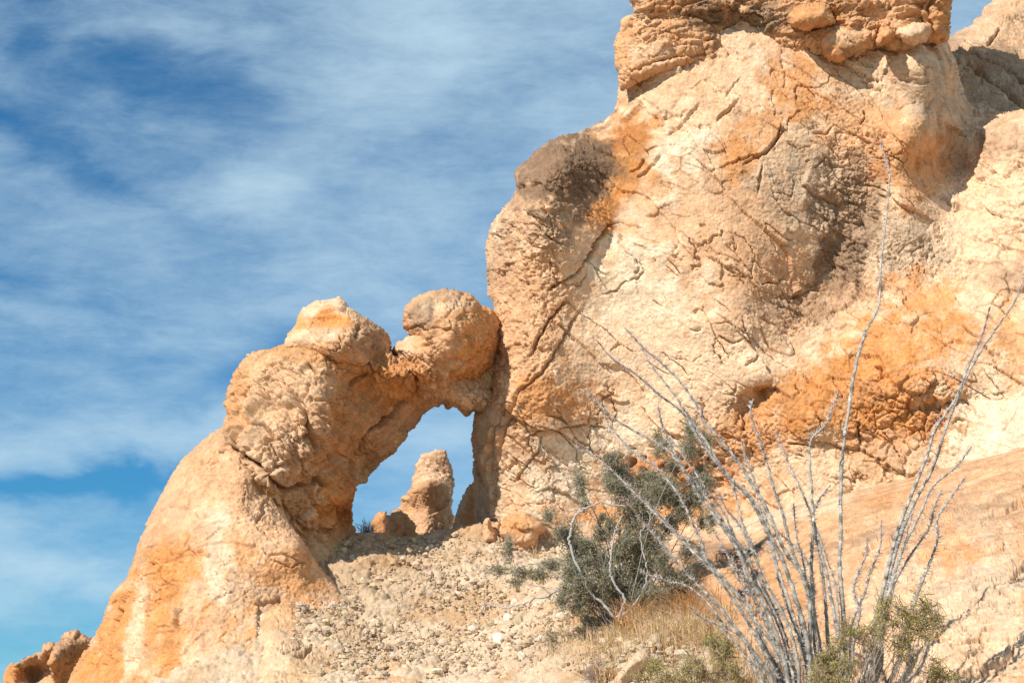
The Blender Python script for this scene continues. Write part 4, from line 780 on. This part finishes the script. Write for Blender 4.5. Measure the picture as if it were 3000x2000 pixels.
for q, s_ in enumerate(st):
    s_ = s_[::-1]; bx = s_[0][0]; s_ = [(2330 + (bx - 2390) * .25, 2260)] + s_
    n = len(s_); L = np.cumsum([0] + [math.hypot(s_[i + 1][0] - s_[i][0], s_[i + 1][1] - s_[i][1]) for i in range(n - 1)]); t = L / L[-1]
    lean = rng.uniform(-.35, .55) * min(1.6, L[-1] / 1000)
    Pc = np.array([at(a, b, 10.9 + lean * tt ** 1.3 + .02 * sin(q + 7 * tt)) for (a, b), tt in zip(s_, t)])
    m = max(20, int(L[-1] / 11)); C = crom(Pc, m); C += .0018 * rng.normal(size=C.shape)
    tt = np.linspace(0, 1, m); lm = L[-1] * .0026
    R0 = (.0180 if lm > 2.2 else .0142) * rng.uniform(.85, 1.1); R = R0 * (1 - .70 * tt ** .9) * (1 + .13 * rng.uniform(-1, 1, m))
    red = np.clip((tt - .72) / .28, 0, 1)[:, None] * (1.0 if q in (13, 14, 15, 16, 2, 30, 6, 7) else .45)
    v = (1 + .35 * np.sin(tt * lm * 60 + q) + .45 * rng.uniform(-1, 1, m))[:, None]
    col = (np.array([.40, .375, .33]) * (1 - red) + np.array([.36, .20, .17]) * red) * v
    mb = MB(); mb.tube(C, R, col, 7, .24)
    T = np.gradient(C, axis=0); T /= np.linalg.norm(T, axis=1)[:, None]
    ns = int(lm / .008); ts = rng.uniform(.02, .99, ns) * (m - 1); i0 = ts.astype(int); f = (ts - i0)[:, None]
    i1 = np.minimum(i0 + 1, m - 1); pc = C[i0] * (1 - f) + C[i1] * f; dv = np.cross(T[i0], rng.normal(size=(ns, 3))); dv /= np.linalg.norm(dv, axis=1)[:, None]
    rad = R[i0][:, None]; ln = rng.uniform(.018, .042, ns)[:, None]; sd = np.cross(dv, T[i0])
    tip = pc + dv * (rad + ln) + T[i0] * ln * .35; w_ = .0030
    V = np.stack([pc + dv * rad * .8 + sd * w_, pc + dv * rad * .8 - sd * w_ * .5 + T[i0] * w_, pc + dv * rad * .8 - sd * w_ * .5 - T[i0] * w_, tip], 1).reshape(-1, 3)
    ii_ = (np.arange(ns) * 4)[:, None]; Fc = np.concatenate([ii_ + np.array(z) for z in ((0, 1, 3), (1, 2, 3), (2, 0, 3))]).tolist()
    mb.add(V, Fc, np.array([.62, .58, .55]))
    mb.build('stem', BARK, oc, roc)

# ------------------------------------------------------------------ leafy shrubs
def shrub(clusters, D, base_px, lab, name, cat, leafcol, L, W, dens, twigcol, spread, branches=(), dj=.35, ratio=1.0, group=None, per=7, tlen=.07, droop=-.2, nlimb=1.0, rbase=.02):
    base = ray_or(base_px, D); o = empty(name, base, lab, cat, group); O = np.array(o.location)
    fo = MB(); br = MB(); px2m = D / F
    if D < 12: clusters = [(a + rng.normal() * 8, b + rng.normal() * 8, c * rng.uniform(.5, 1.2), e * rng.uniform(.6, 1.7)) for a, b, c, e in clusters for _ in range(3)]; dens *= .15; tlen *= 2.0
    limbs = []
    for (cx, cy, rx, ry) in clusters:
        dc = D + rng.uniform(-dj, dj); c = at(cx, cy, dc); rad = np.array([rx * px2m, max(rx, ry) * .8 * px2m, ry * px2m])
        mid = (base * .45 + c * .55) + rng.normal(size=3) * np.linalg.norm(c - base) * .10; mid[2] += .05 * np.linalg.norm(c - base)
        if rng.random() < nlimb:
            l_ = crom([base + rng.normal(size=3) * .03, base * .75 + mid * .25 + rng.normal(size=3) * .05, mid, c], 12)
            br.tube(l_, np.linspace(rbase * .6, rbase * .15, 12) * rng.uniform(.6, 1.1), np.array(twigcol) * rng.uniform(.8, 1.2), 5, .1)
        nt_ = int(dens * rx * ry * 1.7)
        for _ in range(nt_):
            d = rng.normal(size=3); d /= np.linalg.norm(d); r_ = rng.random() ** .45
            e = c + d * rad * r_ * rng.uniform(.7, 1.5); dr = d * .6 + rng.normal(size=3) * .55 + np.array([0, 0, .25 + droop]); dr /= np.linalg.norm(dr)
            ln = tlen * rng.uniform(.6, 1.5); s0 = e - dr * ln
            br.tube(np.stack([s0, e]), np.array([.0022, .001]) * (1 + D / 25), np.array(twigcol) * rng.uniform(.7, 1.1), 3, 0, False)
            if rng.random() < .22: 
                k_ = c + (s0 - c) * .3; br.tube(np.stack([k_, (k_ + s0) / 2 + rng.normal(size=3) * .02, s0]), np.array([.005, .004, .002]), np.array(twigcol), 3, 0, False)
            m = rng.integers(per - 3, per + 4); t = rng.uniform(0, 1.1, m)[:, None]; C = s0 + (e - s0) * t + rng.normal(size=(m, 3)) * (.012 if D < 12 else .006)
            Dv = dr * .6 + rng.normal(size=(m, 3)) * .8 + np.array([0, 0, droop])
            cl = leafcol[rng.integers(len(leafcol))] * rng.uniform(.7, 1.3, (m, 1))
            leaves(fo, C, Dv, rng.uniform(.7, 1.2, m) * L, W, cl)
    for pts, dd, r0, r1 in branches:
        P_ = np.array([at(a, b, D + (dd if isinstance(dd, (int, float)) else dd[i])) for i, (a, b) in enumerate(pts)])
        n_ = len(pts) * 5; C = crom(P_, n_); C[1:-1] += rng.normal(size=(n_ - 2, 3)) * .007; br.tube(C, np.linspace(r0 * .6, r1 * .6, n_) * rng.uniform(.8, 1.2, n_), np.array([.42, .40, .38]), 6, .15)
    br.build('branches', TWIG, o, O); fo.build('foliage', LEAF, o, O, smooth=False)
    return o
def ray_or(pp, D):
    p = at(pp[0], pp[1], D); p[2] = float(gz(p[0], p[1])) + .02; return p
Q_ = lambda c: [(1400 + a * .38265, 1400 + b * .38265, rx * .38265, ry * .38265) for a, b, rx, ry in c]
R_ = lambda c: [(2100 + a * .38265, 1400 + b * .38265, rx * .38265, ry * .38265) for a, b, rx, ry in c]
VV = lambda c: [(1300 + a * .7654, 800 + b * .7654, rx * .7654, ry * .7654) for a, b, rx, ry in c]
bush_cl = Q_([(790,70,30,110),(1130,60,120,80),(1440,60,110,80),(1560,250,80,110),(1780,310,40,110),(1760,30,50,60),(690,430,80,90),(760,560,90,110),(720,710,80,110),(940,430,60,70),(900,610,100,100),(1000,770,130,120),(1150,520,100,130),(1190,310,110,110),
    (1330,480,90,120),(1250,700,120,120),(1150,860,130,90),(1410,640,80,110),(1500,790,80,80),(1350,890,110,60),(900,900,110,90),(840,1080,50,80),(1010,1040,50,70),(760,960,70,80),(560,660,80,50),(235,540,34,110),(170,700,80,34),(350,720,90,40),(540,300,34,60),(620,420,40,60),
    (1610,560,60,90),(480,740,80,40),(1560,860,60,50),(780,800,90,80),(950,300,40,40),(1050,60,60,60),(1700,560,40,60),(820,200,30,40),(300,800,60,30),(1460,350,60,60),(1280,120,80,60),(930,1150,50,50),(800,1180,30,40)]) + \
    VV([(950,600,26,50),(940,680,34,40),(640,710,34,30),(670,760,50,50),(790,780,50,26),(850,850,60,50),(880,740,30,40),(990,790,40,60),(760,880,60,60),(520,800,14,50),(1010,640,16,40),(960,860,40,50),(700,860,40,50),(640,800,24,40)])
grc = [np.array([.36, .34, .16]), np.array([.24, .235, .11]), np.array([.46, .42, .25]), np.array([.36, .33, .17]), np.array([.48, .39, .24])]
bs = Z(1400, 1400, .38265, [(720,375),(745,290),(800,245),(880,212),(940,180),(1040,205),(1130,215)]); b2 = Z(1400, 1400, .38265, [(1010,640),(1030,520),(1045,420),(1080,330),(1110,285)]); b3 = Z(1400, 1400, .38265, [(1290,640),(1240,470),(1260,390),(1320,330),(1300,250)])
b4 = Z(1400, 1400, .38265, [(1080,1060),(920,930),(800,880),(700,850),(640,852),(570,880),(540,912),(440,915),(400,945),(300,972),(210,990),(130,972),(60,965),(20,1050),(0,1095)]); b5 = Z(1400, 1400, .38265, [(900,850),(760,760),(650,715),(540,690),(480,655),(390,657)])
b6 = Z(1400, 1400, .38265, [(1060,1080),(960,960),(850,860),(720,560),(700,470),(722,375)]); b7 = Z(1400, 1400, .38265, [(1080,1080),(1120,930),(1060,830),(1020,740),(1005,640)]); b8 = Z(1400, 1400, .38265, [(1330,760),(1420,700),(1500,640),(1560,500)])
b9 = Z(1400, 1400, .38265, [(1110,1060),(1200,960),(1290,800),(1290,640)])
bush_cl = [(a, b, c * 1.25, d * 1.2) for a, b, c, d in bush_cl] + [(rng.normal(1800, 95), rng.normal(1640, 95), rng.uniform(16, 30), rng.uniform(20, 38)) for _ in range(34)] + [(rng.normal(1960, 50), rng.normal(1480, 90), rng.uniform(14, 22), rng.uniform(18, 30)) for _ in range(12)]
shrub(bush_cl, 17.6, (1805, 1830), 'large grey green small leaved shrub with bleached branches behind the ocotillo', 'leafy_shrub', 'shrub', grc, .027, .0075, .080, (.30, .28, .26), 1, tlen=.09, droop=-.25, per=9, rbase=.022, nlimb=.5,
      branches=[(bs, -.4, .028, .014), (b2, -.5, .018, .012), (b3, -.5, .014, .008), (b4, [0] * 4 + [.3 + .25 * i for i in range(11)], .03, .012), (b5, [0, .1, .2, .4, .5, .6], .02, .010), (b6, -.3, .03, .024), (b7, -.4, .03, .02), (b8, -.3, .016, .008), (b9, -.3, .03, .014)])
yg = [np.array([.52, .50, .07]), np.array([.38, .42, .05]), np.array([.60, .52, .09]), np.array([.62, .42, .09])]
shrub(R_([(1290,1010,60,80),(1200,1080,70,50),(1100,1170,80,50),(1010,1180,50,60),(1420,1000,70,50),(1580,1000,70,70),(1680,1090,50,80),(1560,1110,80,60),(1460,1150,70,80),(1430,1260,70,70),(1600,1180,60,40),(1380,1100,50,40),(970,1260,50,60),(1300,940,40,40),(1500,1050,60,50),(1160,1260,60,50),(1450,1350,50,50),(1250,1200,50,60)]),
      10.5, (2530, 2200), 'yellow green creosote bush in front of the right hand ocotillo stems', 'creosote_bush', 'shrub', yg, .0125, .0065, .125, (.33, .24, .18), 1, dj=.18, tlen=.04, droop=.0, per=8, group='creosote bushes', rbase=.010)
shrub(R_([(870,1320,60,70),(800,1400,60,60),(900,1480,80,60),(980,1540,60,40),(840,1560,80,50),(940,1400,50,60),(1040,1440,40,60),(760,1500,60,60)]), 10.4, (2430, 2250), 'small yellow green creosote bush at the foot of the ocotillo, bottom edge', 'creosote_bush', 'shrub', yg, .0125, .0065, .125, (.33, .24, .18), 1, dj=.15, tlen=.04, droop=0, per=8, group='creosote bushes', rbase=.008)
shrub(R_([(1700,1470,90,50),(1620,1530,60,40),(1700,1550,90,40),(1790,1520,50,40),(1680,1400,30,50)]), 11.2, (2740, 2150), 'tiny creosote bush at the bottom edge, rightmost of the yellow green bushes', 'creosote_bush', 'shrub', yg, .0125, .0065, .125, (.33, .24, .18), 1, dj=.12, tlen=.04, droop=0, per=8, group='creosote bushes', rbase=.007)
shrub(Q_([(1380,1430,80,60),(1300,1510,80,60),(1450,1510,90,60),(1200,1550,60,30),(1600,1470,100,70),(1720,1510,110,60),(1850,1490,120,80),(1950,1430,80,60),(1850,1270,110,60),(1770,1230,60,50),(1950,1310,60,60),(2010,1540,60,40),(1680,1390,60,50),(1900,1370,90,60),(1560,1560,120,40)]),
      11.5, (2030, 2150), 'low yellow green bush in front of the pale boulder and dry grass', 'creosote_bush', 'shrub', yg, .0125, .0065, .11, (.36, .27, .19), 1, dj=.2, tlen=.04, droop=0, per=8, group='creosote bushes', rbase=.008)
rd = [np.array([.10, .055, .045]), np.array([.15, .085, .06]), np.array([.07, .06, .04])]
shrub(R_([(150,600,70,40),(60,560,60,30),(180,700,70,60),(290,740,50,60),(260,850,60,60),(180,880,50,50),(330,820,40,40)]), 14.6, (2180, 1800), 'small purplish brown shrub in the hollow behind the ocotillo stems', 'brown_shrub', 'shrub', rd, .018, .006, .11, (.20, .13, .11), 1, dj=.2, tlen=.06, droop=0, per=6, rbase=.01)
# bare twiggy shrubs
def twiggy(name, px, py, r, lab, col, n=120, D=None):
    b = ray_ground(px, py) if D is None else at(px, py, D); o = empty(name, b, lab, 'dry shrub'); O = np.array(o.location); s_ = r / F * b[1]; mb = MB(); fb = MB()
    for _ in range(n):
        d = rng.normal(size=3); d[2] = abs(d[2]) * .9 + .15; d /= np.linalg.norm(d); L = s_ * rng.uniform(.5, 1.15)
        pts = [b + rng.normal(size=3) * s_ * .08, b + d * L * .45 + rng.normal(size=3) * s_ * .1, b + d * L + rng.normal(size=3) * s_ * .12]
        mb.tube(crom(pts, 6), np.linspace(.0035, .0012, 6) * (b[1] / 14), np.array(col) * rng.uniform(.7, 1.3), 3, 0, False)
        for k in range(3):
            t = rng.uniform(.4, .95); p0 = b + d * L * t; p1 = p0 + (d + rng.normal(size=3) * .7) * L * .3; fb.tube(np.stack([p0, p1]), np.array([.0018, .0008]) * (b[1] / 14), np.array(col) * rng.uniform(.7, 1.3), 3, 0, False)
    mb.build('branches', TWIG, o, O); fb.build('twigs', TWIG, o, O)
twiggy('dry_shrub', 1765, 2000, 62, 'round grey leafless shrub beside the pale boulder at the bottom edge', (.30, .25, .23), 190)
twiggy('dry_shrub', 1075, 1562, 38, 'tiny bare shrub on the sill at the left corner of the arch window', (.22, .15, .11), 50, 31.2)

# ------------------------------------------------------------------ dry grass
gb = MB()
def tuft(px, py, n, L, col, sp=.10, up=1.0, D=None):
    b = ray_ground(px, py)
    if D is not None: b = at(px, py, D)
    b = b + np.array([0, 0, .12]); L = L * 1.35
    for _ in range(n):
        a = rng.uniform(0, 2 * pi); o_ = np.array([cos(a), sin(a), 0]) * rng.random() * sp; d = np.array([cos(a + rng.normal() * .6), sin(a + rng.normal() * .6), 0]) * rng.uniform(.15, 1.0)
        l_ = L * rng.uniform(.5, 1.15); p0 = b + o_ - np.array([0, 0, .04]); p1 = p0 + (d * .25 + np.array([0, 0, up])) * l_ * .5; p2 = p1 + (d * .9 + np.array([0, 0, up * .35])) * l_ * .5; p3 = p2 + (d * 1. + np.array([0, 0, -.25 * rng.random()])) * l_ * .3
        w_ = np.array([rng.normal(), rng.normal() * .4, 0]); w_ /= np.linalg.norm(w_); W = .0022 * (b[1] / 13)
        V = [p0 - w_ * W, p0 + w_ * W, p1 + w_ * W, p1 - w_ * W, p2 + w_ * W * .7, p2 - w_ * W * .7, p3]
        gb.add(V, [(0, 1, 2, 3), (3, 2, 4, 5), (5, 4, 6)], np.array(col) * rng.uniform(.65, 1.25) * np.array([1, rng.uniform(.9, 1.08), rng.uniform(.8, 1.2)]))
og = (.54, .30, .12); stw = (.64, .48, .27); pst = (.66, .52, .34); brn = (.36, .22, .12)
for a, b, n_, L, c_ in [(1180,1120,130,.42,og),(1060,1180,80,.34,og),(1290,1230,110,.34,stw),(1200,1260,110,.36,og),(950,1240,70,.28,stw),(870,1080,60,.46,stw),(1690,1190,140,.38,og),(1640,1140,70,.34,og),(1760,1220,70,.34,og),(1500,1180,90,.32,brn),(1600,1290,100,.30,stw),(1440,1260,100,.30,stw),
        (1130,1340,110,.26,stw),(1000,1330,60,.24,stw),(900,1320,60,.2,pst),(700,1380,30,.24,pst),(640,1440,26,.26,pst),(760,1440,26,.22,pst),(620,1300,20,.3,pst),(2040,1500,110,.24,pst),(2110,1440,80,.26,pst),(2180,1380,60,.3,stw),(1350,1130,70,.3,brn),(1420,1100,60,.36,brn),(1550,1060,70,.32,brn),(1650,1020,60,.36,brn),(1400,1330,100,.26,stw),
        (1520,1370,110,.26,stw),(1650,1400,110,.24,stw),(1750,1360,90,.26,stw),(1850,1340,80,.26,brn),(820,1180,50,.22,og),(1250,1380,70,.2,stw),(1920,1230,80,.3,stw),(2000,1300,80,.28,stw),(850,1500,50,.2,pst),(500,1500,30,.14,pst),(980,1420,60,.18,stw),(430,690,26,.3,stw),(480,330,18,.36,stw),(1850,1150,70,.34,og),(1950,1100,60,.3,stw),(2150,1250,70,.3,stw),(2350,1480,60,.24,pst),(2300,1300,50,.28,stw),(1600,960,50,.36,brn),(1800,1050,60,.34,brn)]:
    tuft(1400 + a * .38265, 1400 + b * .38265, int(n_ * 1.5), L * rng.uniform(.8, 1.3), c_, .24)
for _ in range(260):
    px = rng.uniform(1720, 2350); py = rng.uniform(1830, 2090); tuft(px, py, 12, rng.uniform(.10, .30), [stw, og, brn, pst][rng.integers(4)], .14, .9, D=12.1 if px > 2080 and py > 1950 else None)
for _ in range(40):
    tuft(rng.uniform(1560, 1750), rng.uniform(1830, 2010), 9, rng.uniform(.08, .2), [stw, pst][rng.integers(2)], .1, .9)
tag(gb.build('dry_grass', STRAW, smooth=False), 'straw and rust coloured dry grass below the leafy shrub', 'dry grass', kind='stuff')
# ================================================================== camera, sun, sky
cam = bpy.data.objects.new('camera', bpy.data.cameras.new('camera')); COL.objects.link(cam)
cam.location = (0, 0, 1.6); cam.rotation_euler = (radians(90) + PITCH, 0, 0); cam.data.lens = 50; cam.data.sensor_width = 36; cam.data.clip_end = 9000; cam.data.clip_start = .1
sc.camera = cam
sl = bpy.data.lights.new('sun', 'SUN'); sl.energy = 4.85; sl.angle = radians(.53); sl.color = (1, .94, .84)
so = bpy.data.objects.new('sun', sl); COL.objects.link(so)
import mathutils
so.rotation_euler = mathutils.Vector(SUN).to_track_quat('Z', 'Y').to_euler()
w = bpy.data.worlds.new('World'); sc.world = w; w.use_nodes = True; n = w.node_tree.nodes; l = w.node_tree.links
bg = n['Background']; sky = n.new('ShaderNodeTexSky'); sky.sky_type = 'NISHITA'; sky.sun_disc = False
sky.sun_elevation = math.asin(SUN[2]); sky.sun_rotation = math.atan2(SUN[0], SUN[1]); sky.air_density = 1.3; sky.dust_density = .3; sky.ozone_density = 2.5; sky.altitude = 900
tc = n.new('ShaderNodeTexCoord')
def vdot(v):
    q = n.new('ShaderNodeVectorMath'); q.operation = 'DOT_PRODUCT'; l.new(tc.outputs['Generated'], q.inputs[0]); q.inputs[1].default_value = v; return q.outputs['Value']
def M(op, a, b=None, c=None, clamp=False):
    q = n.new('ShaderNodeMath'); q.operation = op; q.use_clamp = clamp
    for i, v in enumerate((a, b, c)):
        if v is None: continue
        if isinstance(v, (int, float)): q.inputs[i].default_value = v
        else: l.new(v, q.inputs[i])
    return q.outputs[0]
# cirrus sheet: where the view direction pierces a tilted high cloud layer
fw = M('MAXIMUM', vdot((0, cos(PITCH), sin(PITCH))), .15)
uu = M('DIVIDE', M('MULTIPLY', vdot((1, 0, 0)), F / 1000), fw); vv_ = M('DIVIDE', M('MULTIPLY', vdot((0, -sin(PITCH), cos(PITCH))), F / 1000), fw)
cx = n.new('ShaderNodeCombineXYZ'); l.new(uu, cx.inputs[0]); l.new(vv_, cx.inputs[1])
def nz(scale, rot, sx, sy, det=6, rough=.55, dist=.4, off=(0, 0, 0)):
    mp = n.new('ShaderNodeMapping'); mp.inputs['Rotation'].default_value = (0, 0, radians(rot)); mp.inputs['Scale'].default_value = (sx, sy, 1); mp.inputs['Location'].default_value = off; l.new(cx.outputs[0], mp.inputs['Vector'])
    q = n.new('ShaderNodeTexNoise'); q.inputs['Scale'].default_value = scale; q.inputs['Detail'].default_value = det; q.inputs['Roughness'].default_value = rough; q.inputs['Distortion'].default_value = dist; l.new(mp.outputs[0], q.inputs['Vector']); return q.outputs['Fac']
wob = M('MULTIPLY', M('SUBTRACT', nz(2.2, 0, 1, 1.6, 5), .5), .5)
def hole(px, py, rx, ry, rot, amt):
    a = radians(rot); X0 = (px - 1500) / 1000; Y0 = (1000 - py) / 1000
    dx = M('ADD', M('SUBTRACT', uu, X0), wob); dy = M('ADD', M('SUBTRACT', vv_, Y0), M('MULTIPLY', wob, .6))
    p = M('DIVIDE', M('ADD', M('MULTIPLY', dx, cos(a)), M('MULTIPLY', dy, sin(a))), rx / 1000); q = M('DIVIDE', M('SUBTRACT', M('MULTIPLY', dy, cos(a)), M('MULTIPLY', dx, sin(a))), ry / 1000)
    return M('MULTIPLY', M('EXPONENT', M('MULTIPLY', M('ADD', M('MULTIPLY', p, p), M('MULTIPLY', q, q)), -1)), amt)
base = M('ADD', M('MULTIPLY', M('SUBTRACT', nz(1.5, 18, .8, 2.0, 8, .55, .5), .5), .8), .50)
base = M('ADD', base, M('MULTIPLY', M('SUBTRACT', nz(3.6, 24, .65, 1.9, 9, .62, .6, (3, 1, 0)), .5), .42))
base = M('ADD', base, M('MULTIPLY', M('SUBTRACT', nz(8, 20, .7, 1.6, 10, .70, .5, (1, 5, 0)), .5), .36))
base = M('ADD', base, M('MULTIPLY', M('SUBTRACT', nz(26, 16, .45, 2.0, 8, .7, .4, (4, 2, 0)), .5), .16))
base = M('ADD', base, M('MULTIPLY', uu, .08))
HOLES = [(500,250,360,140,-8,-.28),(180,430,380,60,-25,-.22),(80,120,140,260,0,-.25),(150,1425,480,42,3,-.55),(100,1900,420,190,0,-.02),(780,1060,260,60,28,-.28),(640,700,160,200,20,-.12),(300,560,500,90,20,-.1),(0,800,300,60,0,-.1),
         (1000,330,380,150,35,.20),(480,90,380,60,0,.22),(400,1280,520,80,5,.26),(250,1640,360,60,-8,.26),(1250,120,300,200,20,.12),(1250,650,220,160,0,.10),(700,560,380,60,10,.14),(300,950,420,60,-12,.18),(300,1100,300,40,-4,.12),(1250,1350,200,200,0,.02)]
for h_ in HOLES: base = M('ADD', base, hole(*h_))
fac = M('MULTIPLY', M('SMOOTHSTEP', base, 0, 1) if False else base, 1.0, clamp=True)
mr = n.new('ShaderNodeMapRange'); mr.interpolation_type = 'SMOOTHSTEP'; mr.inputs['From Min'].default_value = -.05; mr.inputs['From Max'].default_value = 1.05; l.new(fac, mr.inputs['Value'])
mr.inputs['To Max'].default_value = .95
SKYTINT = (.20, .61, .84); VEIL = (4.1, 5.6, 6.6)
tint = n.new('ShaderNodeMix'); tint.data_type = 'RGBA'; tint.blend_type = 'MULTIPLY'; tint.inputs['Factor'].default_value = 1; tint.inputs['B'].default_value = (*SKYTINT, 1); l.new(sky.outputs[0], tint.inputs['A'])
mx = n.new('ShaderNodeMix'); mx.data_type = 'RGBA'; l.new(mr.outputs[0], mx.inputs['Factor']); l.new(tint.outputs['Result'], mx.inputs['A']); mx.inputs['B'].default_value = (*VEIL, 1)
l.new(mx.outputs['Result'], bg.inputs['Color']); bg.inputs['Strength'].default_value = .1
vs = sc.view_settings; vs.view_transform = 'Standard'; vs.look = 'None'; vs.gamma = 1; vs.exposure = .42
sc.cycles.max_bounces = 6; sc.cycles.diffuse_bounces = 3; sc.cycles.glossy_bounces = 1; sc.cycles.transparent_max_bounces = 4
